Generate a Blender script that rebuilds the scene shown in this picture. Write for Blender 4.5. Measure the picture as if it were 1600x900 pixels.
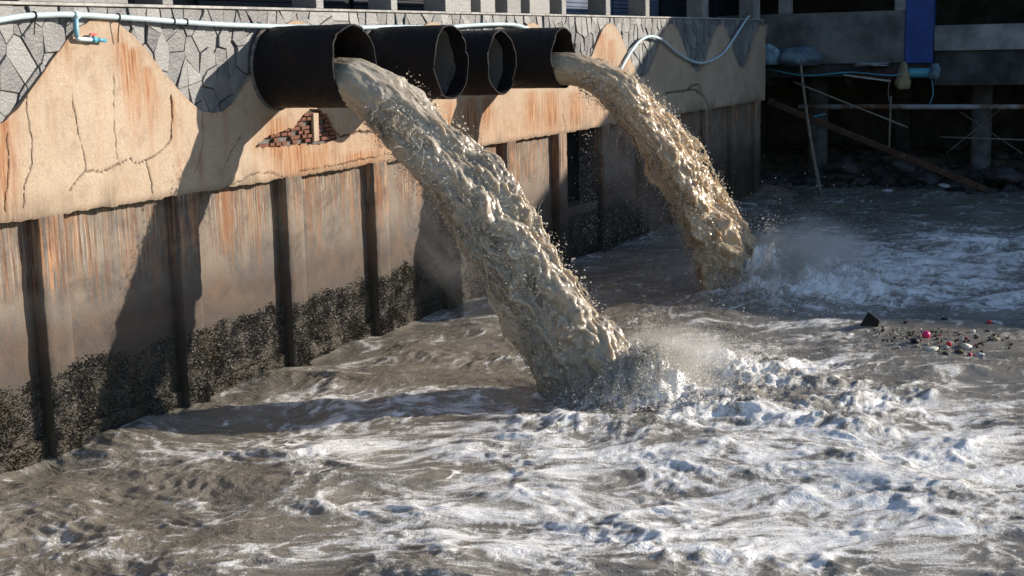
import bpy, bmesh, math, random
import numpy as np
from mathutils import Matrix, Vector
for o in list(bpy.data.objects): bpy.data.objects.remove(o)
random.seed(7); RNG = np.random.default_rng(7)
SC = bpy.context.scene; COL = SC.collection

# ------------------------------------------------------------------ camera
F_PX, PITCH, ROLL, YAW, CAM_D, HC = 2200.0, 0.17018, -0.024135, 0.45163, 11.7415, 4.5
_F = np.array([math.cos(YAW)*math.cos(PITCH), math.sin(YAW)*math.cos(PITCH), -math.sin(PITCH)])
_R0 = np.array([math.sin(YAW), -math.cos(YAW), 0.0]); _U0 = np.cross(_R0, _F)
_R = _R0*math.cos(ROLL) + _U0*math.sin(ROLL); _U = -_R0*math.sin(ROLL) + _U0*math.cos(ROLL)
_C = np.array([0.0, -CAM_D, HC])
cam_data = bpy.data.cameras.new('camera'); cam = bpy.data.objects.new('camera', cam_data); COL.objects.link(cam)
cam.matrix_world = Matrix(((_R[0], _U[0], -_F[0], _C[0]), (_R[1], _U[1], -_F[1], _C[1]), (_R[2], _U[2], -_F[2], _C[2]), (0, 0, 0, 1)))
cam_data.sensor_width = 36.0; cam_data.lens = F_PX/1600*36; cam_data.clip_start = 0.1; cam_data.clip_end = 1500
SC.camera = cam
def at(px, py, axis, val):
    """survey helper: where the sight line of a photo point meets the plane  axis = val"""
    D = _F*F_PX + _R*(px-800) + _U*(450-py)
    return _C + D*((val-_C[axis])/D[axis])

# ------------------------------------------------------------------ light
SUN = np.array([0.95, -1.0, 0.46]); SUN /= np.linalg.norm(SUN)
world = bpy.data.worlds.new('World'); SC.world = world; world.use_nodes = True
wn = world.node_tree.nodes; wl = world.node_tree.links
sky = wn.new('ShaderNodeTexSky'); sky.sky_type = 'NISHITA'; sky.sun_disc = False
sky.sun_elevation = math.asin(SUN[2]); sky.sun_rotation = math.atan2(SUN[0], SUN[1])
sky.air_density = 1.0; sky.dust_density = 0.3; sky.ozone_density = 2.5
wl.new(sky.outputs[0], wn['Background'].inputs[0]); wn['Background'].inputs[1].default_value = 0.108
sd = bpy.data.lights.new('sun', 'SUN'); sun = bpy.data.objects.new('sun', sd); COL.objects.link(sun)
sd.energy = 5.0; sd.angle = math.radians(0.55); sd.color = (1.0, 0.90, 0.77)
sun.rotation_euler = Vector(SUN).to_track_quat('Z', 'Y').to_euler(); sun.location = (20, -30, 30)
vs = SC.view_settings; vs.view_transform = 'Standard'; vs.look = 'None'; vs.exposure = 0.5; vs.gamma = 1.0
SC.cycles.use_denoising = True
SC.cycles.max_bounces = 6; SC.cycles.transparent_max_bounces = 8; SC.cycles.volume_bounces = 1
SC.cycles.caustics_reflective = False; SC.cycles.caustics_refractive = False
SC.cycles.sample_clamp_indirect = 6.0

# ------------------------------------------------------------------ numpy noise
def _h(ix, iy, iz, seed):
    h = (ix.astype(np.uint32)*np.uint32(374761393) + iy.astype(np.uint32)*np.uint32(668265263)
         + iz.astype(np.uint32)*np.uint32(2147483647 & 1274126177) + np.uint32(seed*974711 + 13))
    h = (h ^ (h >> np.uint32(13)))*np.uint32(1274126177)
    h = (h ^ (h >> np.uint32(15)))*np.uint32(2246822519)
    return h ^ (h >> np.uint32(16))
def perlin2(x, y, seed=0):
    x = np.asarray(x, np.float32); y = np.asarray(y, np.float32)
    fx = np.floor(x); fy = np.floor(y); ix = fx.astype(np.int64); iy = fy.astype(np.int64); x = x-fx; y = y-fy
    z0 = np.zeros_like(ix)
    def g(dx, dy):
        a = (_h(ix+dx, iy+dy, z0, seed) & np.uint32(1023)).astype(np.float32)*(2*math.pi/1024)
        return np.cos(a)*(x-dx) + np.sin(a)*(y-dy)
    u = x*x*x*(x*(x*6-15)+10); v = y*y*y*(y*(y*6-15)+10)
    a = g(0, 0); b = g(1, 0); c = g(0, 1); d = g(1, 1)
    return ((a+(b-a)*u) + ((c+(d-c)*u)-(a+(b-a)*u))*v)*1.42
_G3 = np.array([(1,1,0),(-1,1,0),(1,-1,0),(-1,-1,0),(1,0,1),(-1,0,1),(1,0,-1),(-1,0,-1),(0,1,1),(0,-1,1),(0,1,-1),(0,-1,-1),(1,1,0),(-1,1,0),(0,-1,1),(0,-1,-1)], np.float32)
def perlin3(p, seed=0):
    p = np.asarray(p, np.float32); f = np.floor(p); i = f.astype(np.int64); r = p-f
    w = r*r*r*(r*(r*6-15)+10); out = 0
    for dx in (0, 1):
        for dy in (0, 1):
            for dz in (0, 1):
                g = _G3[(_h(i[:, 0]+dx, i[:, 1]+dy, i[:, 2]+dz, seed) & np.uint32(15)).astype(np.int64)]
                d = g[:, 0]*(r[:, 0]-dx) + g[:, 1]*(r[:, 1]-dy) + g[:, 2]*(r[:, 2]-dz)
                out = out + d*(w[:, 0] if dx else 1-w[:, 0])*(w[:, 1] if dy else 1-w[:, 1])*(w[:, 2] if dz else 1-w[:, 2])
    return out
def fbm2(x, y, octs, seed=0, gain=0.5):
    s = 0; a = 1.0
    for o in range(octs): s = s + a*perlin2(x*2**o+17.3*o, y*2**o-9.1*o, seed+o); a *= gain
    return s
def sstep(a, b, x):
    t = np.clip((x-a)/(b-a), 0, 1); return t*t*(3-2*t)

# ------------------------------------------------------------------ mesh helpers
def mesh_np(name, V, F, smooth=True, attrs=None):
    """V (n,3) float, F (m,k) int"""
    V = np.ascontiguousarray(V, np.float32); F = np.ascontiguousarray(F, np.int32); m, k = F.shape
    me = bpy.data.meshes.new(name)
    me.vertices.add(len(V)); me.vertices.foreach_set('co', V.ravel())
    me.loops.add(m*k); me.loops.foreach_set('vertex_index', F.ravel())
    me.polygons.add(m); me.polygons.foreach_set('loop_start', np.arange(0, m*k, k, dtype=np.int32))
    me.polygons.foreach_set('loop_total', np.full(m, k, np.int32))
    me.polygons.foreach_set('use_smooth', np.full(m, smooth))
    for an, av in (attrs or {}).items():
        a = me.attributes.new(an, 'FLOAT', 'POINT'); a.data.foreach_set('value', np.ascontiguousarray(av, np.float32).ravel())
    me.update(calc_edges=True); me.validate(); return me
def grid_faces(nu, nv, wrap=False):
    i = np.arange(nu-1)[:, None]; j = np.arange(nv if wrap else nv-1)[None, :]; j2 = (j+1) % nv
    return np.stack([i*nv+j, (i+1)*nv+j, (i+1)*nv+j2, i*nv+j2], -1).reshape(-1, 4)
def link(name, me, mat=None, parent=None):
    o = bpy.data.objects.new(name, me); COL.objects.link(o)
    if mat is not None and not me.materials: me.materials.append(mat)
    if parent is not None: o.parent = parent
    return o
def tag(o, label, cat=None, group=None, kind=None):
    if label: o['label'] = label
    if cat: o['category'] = cat
    if group: o['group'] = group
    if kind: o['kind'] = kind
    return o
def empty(name, loc, label, cat, group=None):
    o = bpy.data.objects.new(name, None); COL.objects.link(o); o.location = loc; o.empty_display_size = .2
    bpy.context.view_layer.update() if False else None
    return tag(o, label, cat, group)
class MB:
    """collects polygons; coordinates are world ones, shifted to the parent's origin at build time"""
    def __init__(s): s.v = []; s.f = []
    def poly(s, pts):
        n = len(s.v); s.v += [tuple(p) for p in pts]; s.f.append(tuple(range(n, n+len(pts)))); return s
    def box(s, x0, x1, y0, y1, z0, z1, j=0.0):
        n = len(s.v); r = (lambda: random.uniform(-j, j)) if j else (lambda: 0)
        for x in (x0, x1):
            for y in (y0, y1):
                for z in (z0, z1): s.v.append((x+r(), y+r(), z+r()))
        s.f += [(n+a, n+b, n+c, n+d) for a, b, c, d in ((0,1,3,2),(4,6,7,5),(0,4,5,1),(2,3,7,6),(0,2,6,4),(1,5,7,3))]; return s
    def tube(s, pts, rad, sides=10, cap=True):
        P = [Vector(p) for p in pts]; n0 = len(s.v); rads = rad if hasattr(rad, '__len__') else [rad]*len(P)
        prev = None
        for i, p in enumerate(P):
            t = (P[min(i+1, len(P)-1)]-P[max(i-1, 0)]).normalized()
            if prev is None: a = t.orthogonal().normalized()
            else: a = (prev - t*prev.dot(t)).normalized()
            prev = a; b = t.cross(a)
            for k in range(sides):
                an = 2*math.pi*k/sides; s.v.append(tuple(p + (a*math.cos(an)+b*math.sin(an))*rads[i]))
        for i in range(len(P)-1):
            for k in range(sides):
                k2 = (k+1) % sides; s.f.append((n0+i*sides+k, n0+i*sides+k2, n0+(i+1)*sides+k2, n0+(i+1)*sides+k))
        if cap:
            s.f.append(tuple(n0+k for k in range(sides))[::-1]); s.f.append(tuple(n0+(len(P)-1)*sides+k for k in range(sides)))
        return s
    def build(s, name, mat, parent=None, bevel=0.0, smooth=False):
        off = Vector(parent.location) if parent is not None else Vector((0, 0, 0))
        if parent is not None and parent.parent is not None: off = off + Vector(parent.parent.location)
        me = bpy.data.meshes.new(name)
        me.from_pydata([(v[0]-off.x, v[1]-off.y, v[2]-off.z) for v in s.v], [], s.f)
        bm = bmesh.new(); bm.from_mesh(me); bmesh.ops.recalc_face_normals(bm, faces=bm.faces)
        if bevel: bmesh.ops.bevel(bm, geom=list(bm.edges), offset=bevel, segments=1, affect='EDGES', clamp_overlap=True)
        for f in bm.faces: f.smooth = smooth
        bm.to_mesh(me); bm.free()
        return link(name, me, mat, parent)
def recentre(o, loc):
    """put a single-mesh thing's origin at its base"""
    o.data.transform(Matrix.Translation(-Vector(loc))); o.location = loc; return o
def spline(pts, n=8):
    P = [np.array(p, float) for p in pts]; P = [2*P[0]-P[1]] + P + [2*P[-1]-P[-2]]; out = []
    for i in range(1, len(P)-2):
        for k in range(n):
            t = k/n; a, b, c, d = P[i-1:i+3]
            out.append(0.5*((2*b)+(-a+c)*t+(2*a-5*b+4*c-d)*t*t+(-a+3*b-3*c+d)*t**3))
    out.append(P[-2]); return out

# ------------------------------------------------------------------ material helpers
class Mat:
    def __init__(s, name, rough=0.8, spec=0.3):
        s.m = bpy.data.materials.new(name); s.m.use_nodes = True; s.nt = s.m.node_tree
        s.b = s.nt.nodes['Principled BSDF']; s.b.inputs['Roughness'].default_value = rough
        s.b.inputs['Specular IOR Level'].default_value = spec
        s.geo = s.nt.nodes.new('ShaderNodeNewGeometry')
    def n(s, t, **kw):
        nd = s.nt.nodes.new(t)
        for k, v in kw.items(): setattr(nd, k, v)
        return nd
    def put(s, sock, v):
        if isinstance(v, bpy.types.NodeSocket): s.nt.links.new(v, sock)
        elif v is not None:
            if sock.type == 'RGBA' and not hasattr(v, '__len__'): v = (v, v, v, 1)
            if sock.type == 'RGBA' and len(v) == 3: v = (*v, 1)
            sock.default_value = v
    def pos(s, scale=(1, 1, 1)):
        m = s.n('ShaderNodeMapping'); s.put(m.inputs[0], s.geo.outputs['Position']); m.inputs['Scale'].default_value = scale; return m.outputs[0]
    def noise(s, scale, detail=4, rough=0.55, dist=0.0, stretch=(1, 1, 1)):
        t = s.n('ShaderNodeTexNoise'); s.put(t.inputs['Vector'], s.pos(stretch))
        t.inputs['Scale'].default_value = scale; t.inputs['Detail'].default_value = detail
        t.inputs['Roughness'].default_value = rough; t.inputs['Distortion'].default_value = dist; return t.outputs[0]
    def voro(s, scale, feature='F1', stretch=(1, 1, 1), out=0):
        t = s.n('ShaderNodeTexVoronoi'); t.feature = feature; s.put(t.inputs['Vector'], s.pos(stretch)); t.inputs['Scale'].default_value = scale
        return t.outputs[out]
    def ramp(s, v, a, b, lo=0.0, hi=1.0, smooth=True):
        t = s.n('ShaderNodeMapRange'); t.interpolation_type = 'SMOOTHSTEP' if smooth else 'LINEAR'
        s.put(t.inputs['Value'], v); t.inputs[1].default_value = a; t.inputs[2].default_value = b; t.inputs[3].default_value = lo; t.inputs[4].default_value = hi
        return t.outputs[0]
    def math(s, op, a, b=0.0):
        t = s.n('ShaderNodeMath', operation=op); s.put(t.inputs[0], a); s.put(t.inputs[1], b); return t.outputs[0]
    def mix(s, f, a, b, mode='MIX'):
        t = s.n('ShaderNodeMix'); t.data_type = 'RGBA'; t.blend_type = mode
        s.put(t.inputs[0], f); s.put(t.inputs[6], a); s.put(t.inputs[7], b); return t.outputs[2]
    def attr(s, name):
        t = s.n('ShaderNodeAttribute'); t.attribute_name = name; return t.outputs['Fac']
    def z(s):
        t = s.n('ShaderNodeSeparateXYZ'); s.put(t.inputs[0], s.geo.outputs['Position']); return t.outputs[2]
    def island(s): return s.geo.outputs['Random Per Island']
    def color(s, v): s.put(s.b.inputs['Base Color'], v); return s
    def rough(s, v): s.put(s.b.inputs['Roughness'], v); return s
    def bump(s, h, strength=0.5, dist=0.02):
        t = s.n('ShaderNodeBump'); t.inputs['Strength'].default_value = strength; t.inputs['Distance'].default_value = dist
        s.put(t.inputs['Height'], h); s.put(s.b.inputs['Normal'], t.outputs[0]); return s
def simple(name, col, rough=0.7, var=0.25, scale=6.0, bump=0.3, spec=0.3, detail=5, metal=0.0):
    M = Mat(name, rough, spec); n = M.noise(scale, detail, 0.6)
    a = tuple(c*(1-var) for c in col); b = tuple(min(1, c*(1+var)) for c in col)
    M.color(M.mix(M.ramp(n, 0.3, 0.7), a, b)); M.b.inputs['Metallic'].default_value = metal
    if bump: M.bump(M.noise(scale*6, 4), bump, 0.01)
    return M.m

# plaster band: sandy render with rust runs, cracks and damp
M = Mat('plaster', 0.9, 0.2)
big = M.noise(0.9, 5, 0.6); grain = M.noise(70, 3, 0.7); streak = M.noise(2.2, 6, 0.65, 0.3, (2.4, 2.4, 0.28)); fine = M.noise(9, 5, 0.65, 0.2, (2.2, 2.2, 0.16))
c = M.mix(M.ramp(big, 0.3, 0.7), (0.46, 0.36, 0.262), (0.57, 0.462, 0.348))
c = M.mix(M.ramp(grain, 0.38, 0.62, 0, 0.55), c, (0.33, 0.235, 0.165)); c = M.mix(M.ramp(M.noise(3.5, 6, 0.7, 0.6), 0.50, 0.70, 0, 0.55), c, (0.32, 0.225, 0.155))
c = M.mix(M.math('MULTIPLY', M.ramp(streak, 0.5, 0.72), 0.45), c, (0.40, 0.25, 0.15))
ru = M.attr('rust'); rm = M.math('MULTIPLY', ru, M.ramp(fine, 0.30, 0.62, 0.25, 1.0))
c = M.mix(M.math('MINIMUM', rm, 0.92), c, M.mix(M.ramp(fine, 0.4, 0.7), (0.42, 0.20, 0.085), (0.22, 0.075, 0.035)))
c = M.mix(M.math('MULTIPLY', M.attr('damp'), M.ramp(fine, 0.25, 0.65, 0.35, 1)), c, (0.17, 0.125, 0.09))
c = M.mix(M.math('MULTIPLY', M.attr('crack'), 0.85), c, (0.07, 0.045, 0.033))
M.color(c); M.bump(M.math('ADD', M.math('MULTIPLY', grain, 0.6), M.noise(14, 5, 0.6)), 0.55, 0.012); PLASTER = M.m

# concrete of the lower panels and pilasters: tide mark, rust-and-lime runs
def lower_concrete(name, tint):
    M = Mat(name, 0.85, 0.3); z = M.z()
    runs = M.noise(6.0, 6, 0.7, 0.15, (2.6, 2.6, 0.11)); runs2 = M.noise(13.0, 4, 0.7, 0.1, (2.6, 2.6, 0.09)); blot = M.noise(1.6, 6, 0.65, 0.5); pit = M.noise(34, 4, 0.7)
    c = M.mix(M.ramp(blot, 0.35, 0.65), (0.235, 0.198, 0.16), (0.115, 0.103, 0.094))
    zt = M.math('ADD', z, M.math('MULTIPLY', M.math('SUBTRACT', blot, 0.5), 1.1))
    patchm = M.ramp(M.noise(0.8, 4, 0.6, 0.6), 0.36, 0.56, 0.35, 1.0); top = M.math('MULTIPLY', patchm, 1.0); top = M.ramp(M.math('ADD', zt, M.math('MULTIPLY', M.math('SUBTRACT', runs2, 0.5), 1.6)), 1.5, 2.3); top = M.math('MULTIPLY', top, patchm)
    c = M.mix(M.math('MULTIPLY', M.ramp(runs, 0.45, 0.60), M.math('MULTIPLY', top, 0.9)), c, tint)
    c = M.mix(M.math('MULTIPLY', M.ramp(runs2, 0.53, 0.63), M.math('MULTIPLY', top, 0.9)), c, (0.15, 0.06, 0.032))
    c = M.mix(M.math('MULTIPLY', M.ramp(runs2, 0.46, 0.36), M.math('MULTIPLY', top, 0.75)), c, (0.50, 0.42, 0.33))
    c = M.mix(M.ramp(zt, 1.75, 1.25, 0, 0.85), c, M.mix(M.ramp(blot, 0.35, 0.65), (0.125, 0.084, 0.062), (0.068, 0.051, 0.043)))
    c = M.mix(M.ramp(zt, 1.2, 0.75, 0, 0.9), c, (0.055, 0.046, 0.034))
    c = M.mix(M.ramp(pit, 0.64, 0.72, 0, 0.7), c, (0.06, 0.045, 0.035))
    c = M.mix(M.ramp(M.noise(1.15, 6, 0.68, 0.8), 0.5, 0.66, 0, 0.65), c, (0.085, 0.070, 0.060)); c = M.mix(M.math('MULTIPLY', M.ramp(M.noise(2.4, 5, 0.65, 0.3, (1.6, 1.6, 0.22)), 0.52, 0.66, 0, 0.75), M.ramp(z, 1.1, 2.2)), c, (0.25, 0.115, 0.055))
    M.color(c); M.bump(M.math('ADD', pit, M.noise(7, 5, 0.6)), 0.6, 0.015); M.rough(M.ramp(z, 0.3, 1.4, 0.45, 0.88)); return M.m
PANEL = lower_concrete('panel_concrete', (0.33, 0.20, 0.12)); PILASTER = lower_concrete('pilaster_concrete', (0.52, 0.27, 0.13))
M = Mat('stone', 0.5, 0.6); v = M.noise(5, 6, 0.65, 0.6); vein = M.noise(3.0, 6, 0.7, 2.0, (1, 1, 1.6))
oi = M.n('ShaderNodeObjectInfo'); rr_ = M.math('FRACT', M.math('ADD', oi.outputs['Random'], M.island())); c = M.mix(rr_, (0.085, 0.086, 0.092), (0.27, 0.265, 0.258)); c = M.mix(M.ramp(v, 0.3, 0.7, 0, 0.4), c, (0.27, 0.265, 0.258))
c = M.mix(M.ramp(vein, 0.56, 0.7, 0, 0.6), c, (0.13, 0.125, 0.125)); M.color(c); M.bump(M.math('ADD', v, M.noise(30, 4, 0.6)), 0.7, 0.02); STONE = M.m
MORTAR = simple('mortar', (0.15, 0.142, 0.135), 0.95, 0.4, 12)
CONC = simple('concrete', (0.26, 0.25, 0.235), 0.9, 0.3, 1.8, 0.5)
CONC_D = simple('dark_concrete', (0.06, 0.06, 0.06), 0.9, 0.5, 1.3, 0.5)  # darkest of the plain concretes, mottled
BRICK = Mat('brick', 0.9, 0.2); BRICK.color(BRICK.mix(BRICK.island(), (0.25, 0.115, 0.075), (0.15, 0.065, 0.048))); BRICK.bump(BRICK.noise(60, 3), 0.5, 0.01); BRICK = BRICK.m
DARK = simple('shade_black', (0.012, 0.012, 0.013), 0.95, 0.3, 3, 0)  # black for unlit depths: the shade is put into the colour
# pipe steel
M = Mat('pipe_steel', 0.6, 0.22); n1 = M.noise(2.2, 6, 0.65, 0.6); n2 = M.noise(9, 6, 0.7); 
c = M.mix(M.ramp(n2, 0.35, 0.7), (0.007, 0.007, 0.009), (0.015, 0.014, 0.016))
c = M.mix(M.ramp(n1, 0.54, 0.70, 0, 0.8), c, (0.034, 0.013, 0.011)); c = M.mix(M.ramp(M.noise(26, 5, 0.7, 0.5, (1, 0.35, 1)), 0.62, 0.70, 0, 0.6), c, (0.06, 0.034, 0.026)); c = M.mix(M.ramp(M.noise(14, 5, 0.7, 1.0), 0.68, 0.74, 0, 0.6), c, (0.16, 0.13, 0.11))
M.color(c); M.rough(M.ramp(n2, 0.3, 0.75, 0.45, 0.8)); M.bump(M.math('ADD', n2, M.noise(40, 4, 0.7)), 0.8, 0.025); STEEL = M.m
M = Mat('pipe_lining', 0.7, 0.3); n1 = M.noise(4, 6, 0.65, 0.8); c = M.mix(M.ramp(n1, 0.5, 0.68), (0.125, 0.128, 0.13), (0.06, 0.05, 0.045)); M.color(c); M.bump(M.noise(20, 5), 0.5, 0.02); LINING = M.m
# murky jet water
def murky(name, a, b, foam=(0.66, 0.62, 0.55), fr=(0.54, 0.70), sss=0.85, sscale=0.10, alpha=1.0):
    M = Mat(name, 0.15, 0.95)
    vr = M.n('ShaderNodeVectorRotate'); vr.rotation_type = 'X_AXIS'; M.put(vr.inputs['Vector'], M.geo.outputs['Position']); vr.inputs['Angle'].default_value = math.radians(-45)
    def flow(scale, detail, rough, dist, st):           # noise drawn out along the falling stream
        mp = M.n('ShaderNodeMapping'); M.put(mp.inputs[0], vr.outputs[0]); mp.inputs['Scale'].default_value = (1, st, 1)
        t = M.n('ShaderNodeTexNoise'); M.put(t.inputs['Vector'], mp.outputs[0]); t.inputs['Scale'].default_value = scale; t.inputs['Detail'].default_value = detail; t.inputs['Roughness'].default_value = rough; t.inputs['Distortion'].default_value = dist; return t.outputs[0]
    n = flow(3.0, 5, 0.65, 0.4, 0.35); f = flow(10, 6, 0.72, 0.6, 0.30); f2 = M.noise(30, 5, 0.75, 0.6)
    c = M.mix(M.ramp(n, 0.36, 0.62), a, b); c = M.mix(M.ramp(f, 0.48, 0.36, 0, 0.5), c, tuple(k*0.6 for k in a)); c = M.mix(M.ramp(M.math('ADD', M.math('MULTIPLY', f, 0.6), M.math('MULTIPLY', f2, 0.4)), fr[0], fr[1], 0, 0.75), c, foam); M.color(c)
    M.b.inputs['IOR'].default_value = 1.34; M.b.inputs['Subsurface Weight'].default_value = sss; M.b.inputs['Alpha'].default_value = alpha
    M.b.inputs['Subsurface Radius'].default_value = (1.0, 0.82, 0.6); M.b.inputs['Subsurface Scale'].default_value = sscale
    M.rough(M.ramp(f, 0.40, 0.70, 0.12, 0.28)); M.bump(M.math('ADD', M.noise(22, 3, 0.55, 0.6), M.math('MULTIPLY', M.noise(60, 2, 0.5), 0.4)), 0.45, 0.02); return M.m
JA, JB = ((0.37, 0.315, 0.24), (0.49, 0.435, 0.35)), ((0.44, 0.335, 0.215), (0.55, 0.44, 0.31))
JET_A = murky('murky_water_grey', *JA); JET_B = murky('murky_water_tan', *JB)
FILM_A = murky('thin_water_grey', *JA, sss=0.3, alpha=0.6); FILM_B = murky('thin_water_tan', *JB, sss=0.3, alpha=0.6)
SPLASH = murky('splash_foam', (0.64, 0.60, 0.53), (0.78, 0.75, 0.70), (0.85, 0.84, 0.82), (0.42, 0.6), 0.3, 0.04, 0.8)
M = Mat('droplet', 0.1, 0.6); M.color((0.84, 0.82, 0.78)); M.b.inputs['IOR'].default_value = 1.33
tl = M.n('ShaderNodeBsdfTranslucent'); tl.inputs[0].default_value = (0.86, 0.84, 0.80, 1); mx = M.n('ShaderNodeMixShader'); mx.inputs[0].default_value = 0.5
M.nt.links.new(M.b.outputs[0], mx.inputs[1]); M.nt.links.new(tl.outputs[0], mx.inputs[2]); M.nt.links.new(mx.outputs[0], M.nt.nodes['Material Output'].inputs['Surface']); DROP = M.m
# harbour water
M = Mat('harbour_water', 0.06, 0.5); fo = M.attr('foam'); cv = M.n('ShaderNodeCombineXYZ'); M.put(cv.inputs[0], M.attr('fa')); M.put(cv.inputs[1], M.attr('fb'))
def flow_noise(scale, detail, rough, dist):
    t = M.n('ShaderNodeTexNoise'); M.put(t.inputs['Vector'], cv.outputs[0]); t.inputs['Scale'].default_value = scale; t.inputs['Detail'].default_value = detail
    t.inputs['Roughness'].default_value = rough; t.inputs['Distortion'].default_value = dist; return t.outputs[0]
b1 = flow_noise(9, 6, 0.72, 0.9); b2 = M.noise(46, 4, 0.75, 0.5); tur = flow_noise(0.9, 5, 0.6, 0.8)
c = M.mix(M.ramp(tur, 0.3, 0.7), (0.165, 0.149, 0.120), (0.245, 0.222, 0.184))
c = M.mix(M.attr('silt'), c, (0.38, 0.325, 0.25))
fm = M.ramp(M.math('ADD', fo, M.math('MULTIPLY', M.math('SUBTRACT', M.math('ADD', M.math('MULTIPLY', b1, 0.55), M.math('MULTIPLY', b2, 0.45)), 0.5), 3.0)), 0.24, 0.92)
c = M.mix(fm, c, (0.92, 0.905, 0.88)); M.color(c); M.b.inputs['IOR'].default_value = 1.333
M.rough(M.math('ADD', M.math('MULTIPLY', fm, 0.25), 0.11)); M.b.inputs['Specular IOR Level'].default_value = 0.9
M.put(M.b.inputs['Subsurface Weight'], M.ramp(fm, 0.0, 0.6, 0.65, 0.0)); M.b.inputs['Subsurface Radius'].default_value = (1.0, 0.8, 0.6); M.b.inputs['Subsurface Scale'].default_value = 0.04
M.bump(M.math('ADD', M.math('ADD', flow_noise(8, 3, 0.55, 1.2), M.math('MULTIPLY', M.noise(34, 2, 0.5, 0.8), 0.25)), M.math('MULTIPLY', fm, 0.45)), 0.75, 0.04); WATER = M.m
# barnacles: dark shells, some bleached
M = Mat('barnacle_shell', 0.4, 0.5); r = M.island(); c = M.mix(M.ramp(r, 0.0, 0.85, 0, 1, False), (0.032, 0.031, 0.029), (0.125, 0.116, 0.102)); c = M.mix(M.ramp(r, 0.82, 1.0, 0, 0.75), c, (0.36, 0.34, 0.30))
c = M.mix(M.ramp(M.noise(2.0, 5, 0.65), 0.46, 0.66, 0, 0.65), c, (0.10, 0.078, 0.035)); c = M.mix(M.ramp(M.z(), 0.45, 0.1, 0, 0.6), c, (0.035, 0.03, 0.018)); M.color(c); M.bump(M.noise(90, 2), 0.4, 0.005); BARN = M.m
PVC = simple('pvc', (0.50, 0.62, 0.66), 0.4, 0.12, 4, 0.1, 0.5); PVC_B = simple('blue_hose', (0.25, 0.50, 0.62), 0.4, 0.15, 4, 0.1, 0.5)
TEAL = simple('teal_plastic', (0.08, 0.33, 0.45), 0.4, 0.1, 8, 0, 0.5); RED = simple('red_plastic', (0.55, 0.03, 0.04), 0.45, 0.15, 8, 0, 0.5)
BLACK = simple('black_rubber', (0.012, 0.012, 0.013), 0.6, 0.2, 8, 0.2)

# ================================================================== SETTING
WALL_END = 41.36; LEDGE = 2.73; TOP = 5.07
def wave(u): return 4.33 + 0.6*np.cos((u-13.0)*math.pi/2) + 0.012*np.sin(u*7.3)*np.sin(u*2.9+1) + 0.006*np.sin(u*23+2*np.sin(u*5))
LAND = [(16.90, -4.80), (24.65, -4.30)]
# ---- water
def axis_steps(a, b, h0, g, p):
    out = [a]
    while out[-1] < b: out.append(out[-1] + h0*(out[-1]/g)**p)
    return out
xs = np.array([-200, -80, -40, -20, -10, -5, -2, 0, 1.5, 3, 4, 5, 5.8, 6.4, 6.9, 7.2] + axis_steps(7.4, 45, 0.0205, 9.0, 1.2) + [46, 47.5, 50, 54, 60, 80, 150, 400])
ys = np.array([-600, -250, -120, -70, -50, -38, -30, -25, -21, -18.5, -16.8, -15.5, -14.5, -13.7, -13.2, -12.9] + list(np.arange(-12.7, 0.06, 0.0235)) + [0.25])
X, Y = np.meshgrid(xs, ys, indexing='ij'); x = X.ravel(); y = Y.ravel()
inner = sstep(5.5, 7.5, x)*sstep(-15, -12.7, y)
def gauss(cx, cy, sx, sy, rot=0.0):
    dx = x-cx; dy = y-cy; c_, s_ = math.cos(rot), math.sin(rot)
    return np.exp(-(((dx*c_+dy*s_)/sx)**2 + ((-dx*s_+dy*c_)/sy)**2))
cr, sr = 0.436, 0.90                     # the current runs out from the wall: crests are long across it
qa = (x*sr + y*cr); qb = (x*cr - y*sr)
turb = 0.80 + 0.75*gauss(17.6, -6.4, 1.9, 1.7) + 0.25*gauss(17.0, -8.6, 2.2, 2.2) + 0.8*gauss(25.8, -5.6, 2.4, 1.8) + 0.5*gauss(30, -7.5, 4, 2.5) + 0.25*gauss(13, -6, 3, 3)
turb *= 1 - 0.35*gauss(22, -8.2, 1.8, 1.5)
wx = fbm2(qa*0.4, qb*0.3, 3, 40); wy = fbm2(qa*0.4+31, qb*0.3, 3, 50)
px = qa + 0.45*wx; py = (qb + 0.6*wy)*0.55
h = 0.085*fbm2(px*0.55, py*0.7, 2, 1)
def ridge(a, b, s): return np.clip(1.06 - np.sqrt(perlin2(a, b, s)**2+0.0020)*1.75, 0, 1)
r1 = ridge(px*0.85, py*0.9, 3); r2 = ridge(px*1.9+3, py*2.0, 4); r3 = ridge(px*4.3, py*4.4+7, 5)
r4 = ridge(px*9.2, py*9.5, 8)
bx, by = qa+0.2*wx, qb*0.8+0.2*wy
b1 = np.abs(perlin2(bx*1.9, by*1.9, 21)); b2 = np.abs(perlin2(bx*4.2+5, by*4.2, 22)); b3 = np.abs(perlin2(bx*9.5, by*9.5, 23)); b4 = np.abs(perlin2(bx*21, by*21, 24))
m1 = 0.35+0.65*sstep(-0.3, 0.4, perlin2(qa*0.6, qb*0.5, 71)); m2 = sstep(-0.3, 0.4, perlin2(qa*1.1+7, qb*0.8, 72))
h = h + turb*(0.070*r1**2*m1 + 0.046*r2**2*m2 + 0.030*r3**2*(0.3+0.7*m2) + 0.016*r4**2*(0.3+0.7*m2))
boil = np.clip(turb-0.95, 0, 1.0)
h = h + boil*(0.18*b1 + 0.14*b2 + 0.085*b3 + 0.045*b4)
h = h + 0.008*perlin2(px*8, py*9, 6) - 0.06*turb
froth = np.zeros_like(x)
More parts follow.
